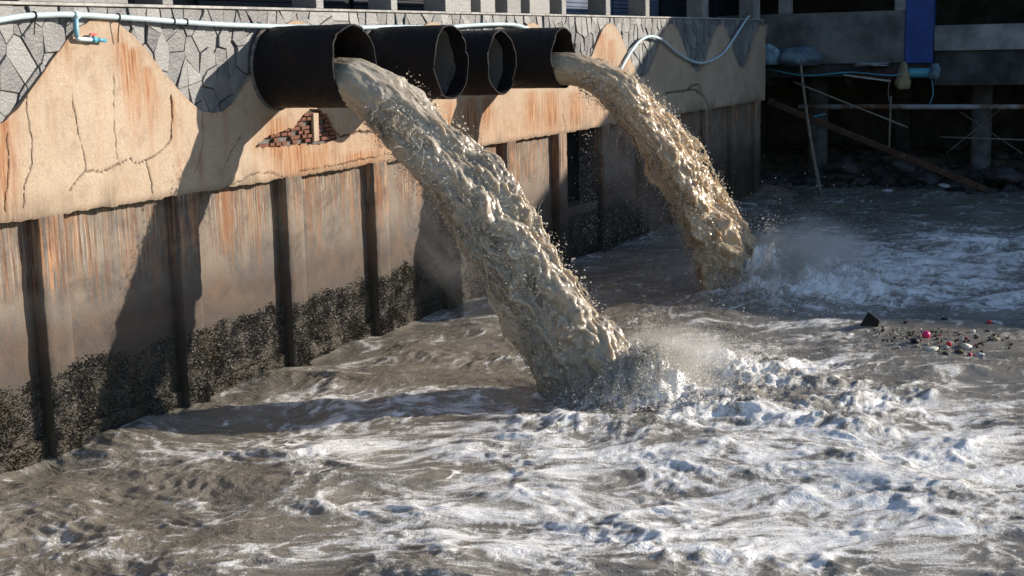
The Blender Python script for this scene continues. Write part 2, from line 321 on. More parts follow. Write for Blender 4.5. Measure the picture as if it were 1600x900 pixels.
for (lx, ly, sz) in ((LAND[0][0]+0.45, LAND[0][1]-0.75, 1.0), (LAND[1][0]+0.6, LAND[1][1]-0.75, 1.25)):   # froth heaped up past each impact
    g_ = gauss(lx, ly, 1.0*sz, 0.75*sz) + 0.5*gauss(lx+1.0*sz, ly-0.5, 0.9*sz, 0.7*sz)
    g_ = g_ + 1.25*gauss(lx-0.75, ly+0.25, 0.6*sz, 0.55*sz)
    g_ *= 0.45+0.9*sstep(-.3, .5, perlin2(x*1.6, y*1.6, 73))
    sp_ = ridge(bx*5, by*5, 25)**2*0.05 + ridge(bx*12, by*12, 26)**2*0.03
    h = h + sz*g_*(0.12 + 0.10*b2 + 0.13*b3 + 0.09*b4 + sp_); froth = np.maximum(froth, g_)
for (lx, ly) in LAND: h = h - 0.12*gauss(lx, ly, 0.5, 0.5)
h = h*inner*sstep(0.10, -0.25, y)
# foam: where the falls aerate the water and the current carries it
fd = (0.62*gauss(14.4, -4.3, 2.2, 2.2) + 0.66*gauss(13.8, -7.4, 2.6, 2.6) + 0.60*gauss(14.6, -10.0, 2.6, 2.4) + 0.50*gauss(17.9, -6.2, 1.8, 1.5)
      + 0.50*gauss(17.9, -8.8, 2.0, 2.2) + 0.42*gauss(11.4, -8.0, 1.6, 2.6) + 0.50*gauss(13.6, -2.2, 1.8, 1.3) + 0.42*gauss(20.3, -6.6, 2, 1.6) + 0.42*gauss(11.2, -5.2, 1.5, 1.7)
      + 1.1*gauss(27.0, -5.4, 3.0, 1.8) + 1.0*gauss(30.5, -7.4, 4.6, 2.6) + 0.45*gauss(24.6, -6.2, 1.6, 1.2) + 0.25*gauss(23, -3.4, 1.5, 1.0) + 0.4*gauss(25.5, -8.8, 2.0, 2.0))
fd = np.clip(fd*1.06, 0, 0.95)*(1-0.55*gauss(21.8, -8.4, 1.1, 1.3))
sx_, sy_ = px*1.15 + 0.22*perlin2(px*2.5, py*2.5, 60), py*1.15 + 0.22*perlin2(px*2.5+9, py*2.5, 61)
lace = 1-np.abs(perlin2(sx_*1.5, sy_*1.3, 62))*2.2; lace2 = 1-np.abs(perlin2(sx_*3.6, sy_*3.4, 63))*2.2; lace3 = 1-np.abs(perlin2(sx_*8, sy_*8, 64))*2.2
pat = 0.24*lace + 0.38*lace2 + 0.38*lace3; patch = fbm2(px*0.9, py*1.0, 4, 66)
foam = fd*0.86 + 0.95*(pat-0.50) + 0.42*patch - 0.13 + 0.25*(r2**3)*m2*np.clip(turb, 0, 1) + 0.16*(r1**4)*m1
foam = foam - 0.45*boil*sstep(0.30, 0.6, b1+0.5*b2) + 0.85*froth*(0.5+b3)      # lumps thrown up carry brown water on top
l1 = np.abs(perlin2(sx_*1.05+3, sy_*1.2, 67)); l2 = np.abs(perlin2(sx_*2.6, sy_*2.9+5, 68)); l3 = np.abs(perlin2(sx_*6, sy_*6.5+5, 69))
lines = np.maximum(np.maximum((1-sstep(0.0, 0.14, l1))*sstep(-.1, .35, patch), (1-sstep(0.0, 0.19, l2))*sstep(-.15, .3, perlin2(px*1.3, py*1.3, 74))), 0.8*(1-sstep(0.0, 0.26, l3))*sstep(.0, .4, perlin2(px*2.1, py*2.1, 75)))
foam = np.maximum(foam, lines*(0.72+0.30*fd) - 0.05)
foam = np.clip(foam, -0.5, 0.95)*inner - 0.3*(1-inner)
h = h + 0.010*np.clip(foam, 0, 1)*(0.4+b4)*inner
def soft(a_):
    g_ = a_.reshape(X.shape).copy(); g_[1:-1] = 0.2*g_[:-2]+0.6*g_[1:-1]+0.2*g_[2:]; return g_.ravel()
h = soft(h); foam = soft(foam)
silt = np.clip(boil*sstep(0.3, 0.75, b1+0.5*b2)*1.0 + 0.25*(r1**3)*m1, 0, 0.85)
me = mesh_np('water', np.stack([x, y, h], -1), grid_faces(len(xs), len(ys))[:, ::-1] if False else grid_faces(len(xs), len(ys)), True, {'foam': foam, 'silt': silt, 'fa': px, 'fb': py})
wo = link('water', me, WATER); wo['kind'] = 'structure'; wo['label'] = 'turbid brown harbour water streaked with white foam'
_hx = h.reshape(X.shape)
def water_z(px_, py_):
    return float(_hx[np.clip(np.searchsorted(xs, px_), 0, len(xs)-1), np.clip(np.searchsorted(ys, py_), 0, len(ys)-1)])

# ---- promenade behind the wall
p = MB().box(-30, 60, 0.45, 40, 4.6, 5.0).build('promenade', CONC); p['kind'] = 'structure'; p['label'] = 'concrete promenade behind the sea wall parapet'

# ---- sea wall
SW = empty('sea_wall', (24, 0.2, 0), 'long concrete sea wall with wavy orange plaster band and stone cladding', 'wall')
U0 = 4.0
p = MB(); p.box(U0, 26.57, 0.0, 0.45, -1.5, LEDGE+0.4); p.box(28.55, WALL_END-0.03, 0.0, 0.45, -1.5, LEDGE+0.4); p.box(26.57, 28.55, 0.001, 0.45, -1.5, 1.02); p.box(U0, WALL_END-0.01, -0.12, 0.45, LEDGE+0.4, TOP-0.02)
p.build('core', MORTAR, SW)
p = MB(); p.box(26.4, 28.7, 0.40, 1.6, 0.8, 3.05); p.build('recess_dark_fill', DARK, SW)  # solid block closing the opening; its near-black colour stands for the unlit depth
# panels and pilasters
PIL = [11.75+2.4*k for k in range(-3, 13)]
def panel_mesh(u0, u1, z0, z1, y0, seed, nu=24, nz=46):
    uu = np.linspace(u0, u1, nu); zz = np.linspace(z0, z1, nz); U_, Z_ = np.meshgrid(uu, zz, indexing='ij'); u_ = U_.ravel(); z_ = Z_.ravel()
    d = 0.010*fbm2(u_*1.7+seed*3.1, z_*1.7, 4, 80+seed) ; d += -0.02*sstep(0.6, 0.75, perlin2(u_*3+seed, z_*2.2, 90))
    e = np.minimum(np.minimum(u_-u0, u1-u_), 0.05)/0.05
    return np.stack([u_, y0-d*e - 0.0, z_], -1), grid_faces(nu, nz)
off = np.array([24, 0.2, 0])
for k, u in enumerate(PIL):
    u1 = PIL[k+1] if k+1 < len(PIL) else WALL_END-0.02
    if abs(u-26.15) > 0.1:
        V, F_ = panel_mesh(u+0.42, u1, -0.4, LEDGE+0.03, -0.02, k); link('panel', mesh_np('panel', V-off, F_), PANEL, SW)
    else:
        MB().box(u+0.42, u1, -0.06, 0.5, 0.92, 1.13, 0.008).build('sill', PANEL, SW, 0.015)
        V, F_ = panel_mesh(u+0.42, u1, -0.4, 0.91, -0.02, k, 24, 24); link('panel', mesh_np('panel', V-off, F_), PANEL, SW)
    # pilaster: front and side faces with worn, chipped arrises
    nz = 70; zz = np.linspace(-0.4, LEDGE+0.02, nz); prof = [(0.0, 0.01), (0.0, -0.09), (0.004, -0.178), (0.018, -0.192), (0.12, -0.194), (0.21, -0.194), (0.30, -0.194), (0.402, -0.192), (0.416, -0.178), (0.42, -0.09), (0.42, 0.01)]
    V = []
    for z_ in zz:
        for (a, b) in prof: V.append((u+a, b, z_))
    V = np.array(V); sg = fbm2(V[:, 2]*3+k*7.7, V[:, 0]*5, 4, 70+k); edge = np.where((np.abs(V[:, 0]-u-0.01) < 0.015) | (np.abs(V[:, 0]-u-0.41) < 0.015), 1, 0.25)
    V[:, 0] += edge*0.012*sg*np.where(V[:, 0] < u+0.2, 1, -1); V[:, 1] += np.where(V[:, 1] < -0.1, 0.012*np.abs(sg)*edge, 0)
    link('pilaster', mesh_np('pilaster', V-off, grid_faces(nz, len(prof))), PILASTER, SW)
MB().box(WALL_END-.4, WALL_END-.03, 0.451, 16, -1.5, 4.59).build('added_return_wall', CONC, SW)  # added out of view to block sunlight leaking in behind the wall end
MB().box(U0, 26.5, -0.075, 0.05, -0.6, 0.20, 0.0).build('footing', PANEL, SW, 0.02)

# plaster band with cracks, a broken hole and rust runs
us = np.concatenate([np.arange(U0, 9.5, 0.05), np.arange(9.5, 19.0, 0.0115), np.arange(19.0, 22.5, 0.02), np.arange(22.5, 31, 0.035), np.arange(31, WALL_END, 0.06), [WALL_END]]); NR = 92
tt = np.linspace(0, 1, NR); U_, T_ = np.meshgrid(us, tt, indexing='ij')
rag = 0.018*fbm2(us*6, us*0+1.5, 4, 33) + 0.03*np.clip(perlin2(us*1.3, us*0+4.2, 34)-0.1, 0, 1)
z0 = LEDGE + rag; Z_ = z0[:, None] + (wave(us)-z0)[:, None]*T_; u_ = U_.ravel(); z_ = Z_.ravel()
def W2(pts): return [at(a, b, 1, -0.205)[[0, 2]] for a, b in pts]
cracks = [([(40,130),(43,180),(50,215),(50,255),(38,290),(37,325)], .45), ([(112,150),(122,205),(132,245),(134,268)], .4), ([(178,120),(178,190),(183,248)], .2),
    ([(267,150),(269,185),(267,218),(255,235),(235,247),(215,257),(205,249),(192,253),(175,262),(160,268),(135,268),(122,280),(108,297)], 1.0), ([(228,250),(235,275),(239,305)], .5),
    ([(509,176),(520,200),(532,214),(560,206),(590,207),(610,220),(621,246)], 2.2), ([(352,293),(378,282),(400,270),(425,271),(450,280)], .6), ([(470,268),(500,262),(530,258),(560,249),(588,246)], .8),
    ([(1040,146),(1062,143),(1085,140),(1100,150),(1108,168)], 1.6), ([(1074,140),(1082,134),(1092,132),(1097,144)], 1.4), ([(880,180),(884,200),(881,212)], .6), ([(317,175),(317,230),(305,270)], .35), ([(10, 210),(14,260),(8,330)], .4), ([(375,215),(360,240),(352,262)],.5)]
def pline_dist(pts, u_, z_):
    d = np.full(len(u_), 9.0, np.float32)
    for (a, b) in zip(pts[:-1], pts[1:]):
        lo_u, hi_u = min(a[0], b[0])-.2, max(a[0], b[0])+.2; s = (u_ > lo_u) & (u_ < hi_u) & (z_ > min(a[1], b[1])-.2) & (z_ < max(a[1], b[1])+.2)
        ab = b-a; t = np.clip(((u_[s]-a[0])*ab[0]+(z_[s]-a[1])*ab[1])/(ab@ab), 0, 1)
        d[s] = np.minimum(d[s], np.hypot(u_[s]-a[0]-t*ab[0], z_[s]-a[1]-t*ab[1]))
    return d
jit = 0.018
ju = u_ + jit*fbm2(u_*9, z_*9, 3, 35); jz = z_ + jit*fbm2(u_*9+50, z_*9, 3, 36)
crack = np.zeros_like(u_); depth = np.zeros_like(u_)
for pts, w in cracks:
    d = pline_dist(W2(pts), ju, jz); wd = (0.0055+0.0035*w)*(1+np.maximum(0, (u_-17)*0.05))
    wd = wd*np.clip(0.9+0.8*perlin2(u_*7, z_*7, 39), 0.65, 1.8); cm = 1-sstep(wd*0.5, wd*1.7, d); crack = np.maximum(crack, cm*min(1, 0.55+0.3*w)); depth = np.maximum(depth, cm*(0.01+0.012*w))
def inpoly(P, a, b):
    P = np.array(P); ins = np.zeros(len(a), bool); j = len(P)-1
    for i in range(len(P)):
        c1 = (P[i, 1] > b) != (P[j, 1] > b)
        xi = (P[j, 0]-P[i, 0])*(b-P[i, 1])/(P[j, 1]-P[i, 1]+1e-9)+P[i, 0]
        ins ^= c1 & (a < xi); j = i
    return ins
HOLE = W2([(399,230),(418,214),(440,206),(458,201),(470,186),(484,172),(500,172),(512,184),(520,203),(528,216),(512,222),(496,224),(470,224),(440,228)])
hole = inpoly(HOLE, ju, jz)
near_hole = np.exp(-(pline_dist(HOLE+[HOLE[0]], u_, z_)/0.10)**2)
# rust weight: listed runs (photo survey) + general wash round the pipes
rust = np.zeros_like(u_)
for (a, b, ln, w, s) in [(192,62,1.0,.10,1.0),(205,72,1.1,.16,1.0),(228,100,.9,.12,.9),(240,115,.7,.08,.7),(268,150,.7,.05,.8),(0,185,1.3,.22,.9),(100,50,.5,.15,.35),(183,45,.6,.12,.6),(350,160,.9,.06,.5),(312,235,.5,.06,.5),(277,240,.5,.05,.5),
                         (430,180,.8,.25,.75),(455,200,.8,.3,.8),(508,225,.6,.05,1),(590,172,.6,.25,.85),(600,170,.4,.1,.9),(630,180,.7,.3,.7),(700,155,.8,.3,.7),(735,150,.8,.3,.9),(760,150,.6,.2,.9),(830,140,.9,.3,.8),(860,140,.9,.4,.8),(900,140,.9,.4,.7),(940,50,1.8,.4,.75),(955,60,1.8,.3,.8),(975,90,1,.3,.6),(480,235,.5,.5,.6),(560,235,.5,.6,.65)]:
    p0 = at(a, b, 1, -0.205); dz = p0[2]-z_
    rust = np.maximum(rust, s*np.exp(-((u_-p0[0]-0.02*perlin2(z_*3, z_*0+a, 5))/w)**2)*sstep(-0.03, 0.08, dz)*(1-sstep(ln*0.4, ln*1.2, dz)))
rust = rust + 0.38*sstep(15.6, 16.6, u_)*(1-sstep(29, 31, u_))*sstep(3.8, 2.9, z_) + 0.3*near_hole
edge_r = sstep(0.12, 0.0, wave(u_)-z_); rust = np.clip(rust + 0.25*edge_r, 0, 1)
damp = 0.75*np.clip(sstep(3.15, 2.75, z_)*sstep(0.0, 0.5, fbm2(u_*1.1, z_*0.8, 3, 37)), 0, 1)*0.8 + 0.5*sstep(0.12, 0.0, z_-LEDGE)
damp = np.clip(damp, 0, 0.75)
yv = -0.205 - 0.005*fbm2(u_*2.2, z_*2.2, 4, 38) + depth + 0.012*np.exp(-((z_-z0.repeat(NR))/0.02)**2)
V = np.stack([u_, yv, z_], -1)
F_ = grid_faces(len(us), NR); F_ = F_[~(hole[F_].any(1))]
me = mesh_np('plaster_band', V-off, F_, True, {'rust': rust, 'damp': damp, 'crack': crack})
bm = bmesh.new(); bm.from_mesh(me)
be = [e for e in bm.edges if e.is_boundary]
hv = {v for e in be for v in e.verts if 15.9 < v.co.x+24 < 18.1 and 3.05 < v.co.z < 3.75}
for _ in range(3):
    new = {}
    for v in hv:
        nb = [e.other_vert(v).co for e in v.link_edges if e.is_boundary]
        if len(nb) == 2: new[v] = v.co*0.4+(nb[0]+nb[1])*0.3
    for v, c_ in new.items(): v.co = c_
ex = bmesh.ops.extrude_edge_only(bm, edges=be)
for v in [g for g in ex['geom'] if isinstance(g, bmesh.types.BMVert)]: v.co.y = -0.12-0.2
for f in bm.faces: f.smooth = True
bm.to_mesh(me); bm.free(); me.set_sharp_from_angle(angle=math.radians(50))
link('plaster_band', me, PLASTER, SW)
# bricks laid bare in the hole: courses with open joints
MB().box(15.7, 18.3, -0.135, -0.05, 2.95, 3.85).build('brick_bed', MORTAR, SW)
hole_q = np.array(HOLE); bc = bmesh.new(); bmesh.ops.create_cube(bc, size=1.0); bmesh.ops.bevel(bc, geom=list(bc.edges), offset=0.06, segments=1, affect='EDGES')
brick_me = bpy.data.meshes.new('brick'); bc.to_mesh(brick_me); bc.free(); brick_me.materials.append(BRICK)
row = 0; zb = 3.16
while zb < 3.72:
    ub = 15.95 + (0.07 if row % 2 else 0)
    while ub < 18.0:
        w = 0.125*random.uniform(.8, 1.1)
        if inpoly(hole_q, np.array([ub-0.07, ub, ub+.07]), np.array([zb, zb, zb])).any() and random.random() > 0.15:
            o = link('brick', brick_me, None, SW); o.location = (ub-24, -0.155-0.2+random.uniform(-.015, .018), zb); o.scale = (w, 0.06, 0.046); o.rotation_euler = (random.uniform(-.05, .05), random.uniform(-.04, .04), random.uniform(-.06, .06))
        ub += 0.142
    row += 1; zb += 0.062
sl = MB().poly([]) if False else MB()
sl.box(17.28, 17.42, -0.225, -0.175, 3.19, 3.60, 0.012); sl.build('plaster_flake', PLASTER, SW, 0.006)

# stone cladding: irregular slabs behind the wavy plaster edge
seeds = []; cw, ch = 0.22, 0.26; rng = random.Random(3)
nu_ = int((WALL_END-U0)/cw)
for i in range(nu_+1):
    for j in range(6): seeds.append((U0+(i+rng.uniform(0.02, .98))*cw, 3.58+(j+rng.uniform(.02, .98))*ch))
seeds = [s for s in seeds if rng.random() > 0.25]
S = np.array(seeds)
def cell(i):
    s = S[i]; poly = [(s[0]-.7, max(3.5, s[1]-.9)), (s[0]+.7, max(3.5, s[1]-.9)), (s[0]+.7, TOP-0.012), (s[0]-.7, TOP-0.012)]
    poly = [(min(max(a, U0), WALL_END-.012), b) for a, b in poly]
    dd = np.hypot((S[:, 0]-s[0]), (S[:, 1]-s[1])*0.7); 
    for j in np.argsort(dd)[1:22]:
        q = S[j]; n_ = np.array([q[0]-s[0], (q[1]-s[1])*0.5]); m_ = (s+q)/2; lim = n_@m_ - 0.0032*np.linalg.norm(n_)
        out = []
        for k in range(len(poly)):
            a, b = np.array(poly[k]), np.array(poly[(k+1) % len(poly)]); da, db = n_@a-lim, n_@b-lim
            if da <= 0: out.append(tuple(a))
            if (da < 0) != (db < 0) and abs(da-db) > 1e-9: out.append(tuple(a+(b-a)*da/(da-db)))
        poly = out
        if len(poly) < 3: return None
    return poly
stones = []
for i in range(len(S)):
    P = cell(i)
    if not P: continue
    if all(b < float(wave(a))-0.05 for a, b in P): continue
    stones.append((np.mean([a for a, b in P]), P))
stones.sort(key=lambda t: t[0] if t[0] > 10.5 else 100)
rest = MB()
for idx, (uc, P) in enumerate(stones):
    m = MB() if idx < 300 else rest
    tx, tz, y0_ = rng.uniform(-.09, .09), rng.uniform(-.09, .09), -0.153+rng.uniform(-.016, .014); zc = np.mean([b for a, b in P])
    fy = lambda a, b: y0_ + tx*(a-uc) + tz*(b-zc)
    ins = [(uc+(a-uc)*.955, zc+(b-zc)*.955) for a, b in P]
    n = len(m.v); k_ = len(P)
    m.v += [(a, fy(a, b)-0.006, b) for a, b in ins] + [(a, fy(a, b)+0.003, b) for a, b in P] + [(a, -0.115, b) for a, b in P]
    m.f.append(tuple(range(n, n+k_)))
    for q in range(k_):
        q2 = (q+1) % k_
        m.f.append((n+q, n+q2, n+k_+q2, n+k_+q)); m.f.append((n+k_+q, n+k_+q2, n+2*k_+q2, n+2*k_+q))
    if idx < 300: m.build('stone', STONE, SW)
o = rest.build('stone_cladding', STONE, SW); o['kind'] = 'stuff'
MB().box(U0, WALL_END, -0.172, 0.5, TOP, TOP+0.035).build('coping', simple('coping', (0.40, 0.385, 0.36), 0.85, 0.3, 5, 0.4), SW, 0.006)

# barnacle crust
NB = 140000; bu = RNG.uniform(8.0, 31.5, NB); far = RNG.uniform(0, 1, NB) < np.where(bu > 22, 0.6, 1.0); bu = bu[far]; NB = len(bu)
bz = RNG.uniform(-0.12, 1.12, NB); lim = 0.97 + 0.08*fbm2(bu*1.5, bu*0+.5, 3, 44) ; clump = fbm2(bu*2.6, bz*2.6, 3, 45); keep = RNG.uniform(0, 1, NB) < sstep(0.0, 0.12, lim-bz)*np.clip(1.1+0.5*clump, 0.75, 1)
bu, bz = bu[keep], bz[keep]; NB = len(bu)
fr = np.mod(bu-11.75, 2.4) < 0.42; byy = np.where(fr, -0.192, np.where(bz < 0.2, -0.07, -0.02))
gap = (bu > 26.57) & (bu < 28.55) & (bz > 0.9); ok = ~gap; bu, bz, byy = bu[ok], bz[ok], byy[ok]; NB = len(bu)
NS = 3; r_ = RNG.uniform(0.006, 0.0115, NB); ln = RNG.uniform(0.010, 0.034, NB)*np.clip(1+0.8*fbm2(bu*3.5, bz*3.5, 2, 46), .6, 1.6)
ang = RNG.uniform(0, 6.28, NB)[:, None] + np.arange(NS)[None, :]*2*math.pi/NS; rj = r_[:, None]*RNG.uniform(.7, 1.3, (NB, NS))
base = np.stack([bu[:, None]+np.cos(ang)*rj, np.repeat(byy[:, None]+0.006, NS, 1), bz[:, None]+np.sin(ang)*rj*1.3], -1)
tip = np.stack([bu+RNG.normal(0, .010, NB), byy-ln, bz+RNG.normal(0, .014, NB)], -1)[:, None, :]
V = np.concatenate([base, tip], 1).reshape(-1, 3); b0 = (np.arange(NB)*(NS+1))[:, None]; k = np.arange(NS)[None, :]
F_ = np.stack([b0+k, b0+(k+1) % NS, b0+NS+0*k], -1).reshape(-1, 3)
o = link('barnacles', mesh_np('barnacles', V-off, F_, False), BARN, SW); o['kind'] = 'stuff'

# ---- parapet railing posts on top of the wall
RL = empty('parapet_railing', (24, 0.05, TOP+.035), 'row of stone faced parapet posts along the sea wall top', 'railing')
for (a, b) in [(11.81, 13.59), (14.22, 14.43), (17.66, 17.86), (19.81, 20.01), (21.64, 22.59), (22.97, 23.56), (24.07, 24.66), (25.06, 26.0), (26.6, 26.82), (28.99, 29.25), (31.46, 31.72), (35.69, 36.2), (40.42, 41.1)]:
    MB().box(a, b, -0.11, 0.32, TOP+.036, 6.05).build('post', STONE if b < 30 else CONC, RL, 0.008)
MB().box(8, WALL_END, -0.13, 0.34, 6.05, 6.2).build('rail', CONC, RL, 0.01)

# ---- shop row behind the promenade
SH = empty('shop_row', (25, 3, 5.0), 'low shop row behind the parapet, shutters coloured near-black navy for shade', 'building')
NAVY = simple('shade_navy', (0.012, 0.016, 0.026), 0.7, 0.3, 2, 0.2); BLUEG = simple('blue_grey_sheet', (0.10, 0.125, 0.19), 0.7, 0.2, 2, 0.2)  # navy kept near black: the shade over the shops is in the colour
MB().box(4, 50, 2.2, 7, 5.0, 8.6).build('wall', simple('shade_dark_wall', (0.02, 0.021, 0.024), 0.9), SH)  # wall coloured almost black in place of shade
MB().box(3.6, 50.4, 1.4, 7.4, 8.6, 8.8).build('roof', CONC_D, SH)
for (a, b, mt) in [(10, 13.0, NAVY), (13.3, 17.5, NAVY), (17.8, 22, NAVY), (22.3, 26.5, NAVY), (26.8, 31.6, NAVY), (31.9, 35.0, BLUEG), (35.1, 38.6, BLUEG), (38.8, 43.4, NAVY), (43.7, 49.2, NAVY)]:
    m = MB(); zz = 5.02
    while zz < 7.9: m.box(a, b, 2.13, 2.19, zz, zz+0.085); zz += 0.1
    m.build('shutter', mt, SH)

# ================================================================== DRAIN PIPES
PIPES = [(16.43, 4.285, .56, 'nearest black steel drain pipe, the thick fall pouring from its mouth'), (19.2, 4.28, .56, 'dry rusty black drain pipe showing a pale inside, next to the nearest pouring pipe'),
         (20.96, 4.24, .53, 'shorter looking dry black drain pipe with pale inside, beside the far pouring pipe'), (23.5, 4.27, .54, 'farthest black drain pipe, the narrower tan fall pouring from it')]
for i, (u, zc, R_, lab) in enumerate(PIPES):
    root = empty('drain_pipe', (u, -0.17, zc), lab, 'pipe', 'drain pipes through the sea wall')
    n = 128; L = 26; th = np.arange(n)*2*math.pi/n
    jag = 0.016*perlin2(th*3.0, th*0+i*3.7, 11) + 0.05*np.clip(perlin2(th*1.6+i, th*0+9.5, 12), 0, 1) + 0.02*sstep(.30, .45, perlin2(th*4.5+i*9, th*0+3.5, 15))
    jag = jag*np.minimum(1, np.minimum(th, 2*math.pi-th)*3)
    def ring(yv, r): return np.stack([np.cos(th)*r, yv, np.sin(th)*r], -1)
    dent = 1 + 0.008*perlin2(np.cos(th)*2+i, np.sin(th)*2, 13)
    rows = []
    yend = -1.5+0.17; yst = 0.5
    for q in np.linspace(0, 1, L): 
        dn_ = 1 + 0.014*perlin2(np.cos(th)*1.6+i*4, np.sin(th)*1.6+q*3, 16) + 0.006*perlin2(th*6, th*0+q*14+i, 17)
        rows.append(ring(yst+(yend-yst+jag*(q > .97))*q*1.0, R_*(dent*.3+.7)*dn_*(1+(0.012 if abs(q-0.62) < .02 else 0))))
    for r2 in (R_*dent-.006, R_*dent-.022): rows.append(ring(yend+jag-0.004, r2))
    for q in (0.02, 0.08, 0.16, 0.26): rows.append(ring(yend+jag+q, R_*dent-0.026))
    V = np.concatenate(rows); shell = link('pipe_shell', mesh_np('pipe_shell', V, grid_faces(len(rows), n, True), True), STEEL, root)
    shell.data.set_sharp_from_angle(angle=math.radians(40))
    rows = [ring(np.full(n, yy)+0.05*perlin2(th*1.4+i*5, th*0+2, 14)*(1 if yy < -1 else 0), R_-0.028) for yy in (-1.08, -0.9, -0.5, 0.0, 0.5)]
    link('lining', mesh_np('lining', np.concatenate(rows), grid_faces(5, n, True), True), LINING if i in (1, 2) else STEEL, root)
    MB().tube([(u, 0.30, zc), (u, 0.33, zc)], R_-0.03, 48).build('dark_depth_disc', DARK, root)  # near-black disc plugging the bore; colour stands in for the shade inside
    pts = [(u+math.cos(a)*(R_+.015), -0.213, zc+math.sin(a)*(R_+.015)) for a in np.linspace(0, 2*math.pi, 41)]
    MB().tube(pts, 0.028, 6, False).build('mortar_collar', MORTAR, root)

# ================================================================== WATER FALLS
def remeshed(name, V, F4, F3, voxel, smooth_it=2):
    me = bpy.data.meshes.new(name+'_raw'); V = np.ascontiguousarray(V, np.float32)
    nl = F4.size+F3.size; me.vertices.add(len(V)); me.vertices.foreach_set('co', V.ravel()); me.loops.add(nl)
    me.loops.foreach_set('vertex_index', np.concatenate([F4.ravel(), F3.ravel()]).astype(np.int32))
    me.polygons.add(len(F4)+len(F3)); me.polygons.foreach_set('loop_start', np.concatenate([np.arange(len(F4))*4, F4.size+np.arange(len(F3))*3]).astype(np.int32))
    me.polygons.foreach_set('loop_total', np.concatenate([np.full(len(F4), 4), np.full(len(F3), 3)]).astype(np.int32)); me.update(calc_edges=True)
    o = bpy.data.objects.new(name+'_raw', me); COL.objects.link(o)
    md = o.modifiers.new('r', 'REMESH'); md.mode = 'VOXEL'; md.voxel_size = voxel; md.use_smooth_shade = True
    if smooth_it: s = o.modifiers.new('s', 'SMOOTH'); s.iterations = smooth_it; s.factor = 0.5
    dg = bpy.context.evaluated_depsgraph_get(); out = bpy.data.meshes.new_from_object(o.evaluated_get(dg), depsgraph=dg)
    bpy.data.objects.remove(o); bpy.data.meshes.remove(me); out.name = name
    out.polygons.foreach_set('use_smooth', np.ones(len(out.polygons), bool)); return out
bm = bmesh.new(); bmesh.ops.create_icosphere(bm, subdivisions=2, radius=1.0); ICO_V = np.array([v.co for v in bm.verts]); ICO_F = np.array([[v.index for v in f.verts] for f in bm.faces]); bm.free()
def blobs(C_, R3, dirs):
    """stretched spheres at C_ with radius R3, elongated 1.0-1.9 along dirs"""
    n = len(C_); e = RNG.uniform(0.0, 1.1, n)[:, None, None]
    V = ICO_V[None]*R3[:, None, None]; d = (V*dirs[:, None, :]).sum(-1, keepdims=True); V = V + d*dirs[:, None, :]*e
    V = V + C_[:, None, :]; F_ = ICO_F[None]+(np.arange(n)*len(ICO_V))[:, None, None]; return V.reshape(-1, 3), F_.reshape(-1, 3)
def path(u0, zc, s0, k, drift, d):
    """centre line of a fall, d metres out of the mouth (mouth at y = -1.5)"""
    dp = np.maximum(d, 0); return np.stack([u0+drift*dp, -1.5-d, zc-s0*dp-k*dp*dp], -1)
def jet_tube(u0, zc, s0, k, drift, lat, nrm, amp, dmax, seed, uo=0.0, no=0.0, nl=300, nt=200):
    d = np.linspace(-0.55, dmax, nl); P = path(u0, zc, s0, k, drift, d); T = np.gradient(P, axis=0); T /= np.linalg.norm(T, axis=1)[:, None]
    B = np.array([1.0, 0, 0])[None]-T*T[:, :1]; B /= np.linalg.norm(B, axis=1)[:, None]; N = np.cross(B, T); N *= np.sign(N[:, 2:3]+1e-9)
    arc = np.concatenate([[0], np.cumsum(np.linalg.norm(np.diff(P, axis=0), axis=1))]); q = np.clip(d/dmax, 0, 1)
    a = np.arange(nt)*2*math.pi/nt; rl = np.interp(q, *lat); rn = np.interp(q, *nrm); am = np.interp(q, *amp)
    P = P + B*(uo*q)[:, None] + N*(no*q)[:, None]
    ca, sa = np.cos(a), np.sin(a)
    lx = rl[:, None]*ca[None]; ln_ = rn[:, None]*sa[None]
    loc = np.stack([np.broadcast_to(arc[:, None], lx.shape), lx, ln_], -1).reshape(-1, 3)
    st = np.array([0.36, 1.0, 1.0]); w = 0.16*np.stack([perlin3(loc*2.3+i_*11, seed+i_) for i_ in range(3)], -1); lp = (loc+w)*st
    bil = np.abs(perlin3(lp*2.1, seed+4))*1.0 + np.abs(perlin3(lp*4.6, seed+5))*0.66 + np.abs(perlin3(lp*10.0, seed+6))*0.42 + np.abs(perlin3(lp*21, seed+7))*0.25 + np.abs(perlin3(lp*40, seed+11))*0.12
    low = perlin3(loc*np.array([0.8, 1.4, 1.4]), seed+8)
    smooth_ = perlin3(loc*np.array([1.6, 9, 9]), seed+9)*0.022 + perlin3(loc*np.array([5, 16, 16]), seed+10)*0.012
    disp = ((bil-0.5)*am.repeat(nt)*1.5 + low*am.repeat(nt)*0.9 + smooth_)
    nx, nn = ca[None]/rl[:, None], sa[None]/rn[:, None]; g = np.sqrt(nx**2+nn**2); nx, nn = nx/g, nn/g
    V = P[:, None]+B[:, None]*(lx+nx*disp.reshape(lx.shape))[..., None]+N[:, None]*(ln_+nn*disp.reshape(lx.shape))[..., None]
    V = V.reshape(-1, 3); F4 = grid_faces(nl, nt, True); c0, c1 = len(V), len(V)+1; V = np.concatenate([V, P[:1], P[-1:]])
    kk = np.arange(nt); F3 = np.concatenate([np.stack([np.full(nt, c0), kk, (kk+1) % nt], -1), np.stack([np.full(nt, c1), (nl-1)*nt+(kk+1) % nt, (nl-1)*nt+kk], -1)])
    return V, F4, F3, (d, P, T, B, N, rl, rn)
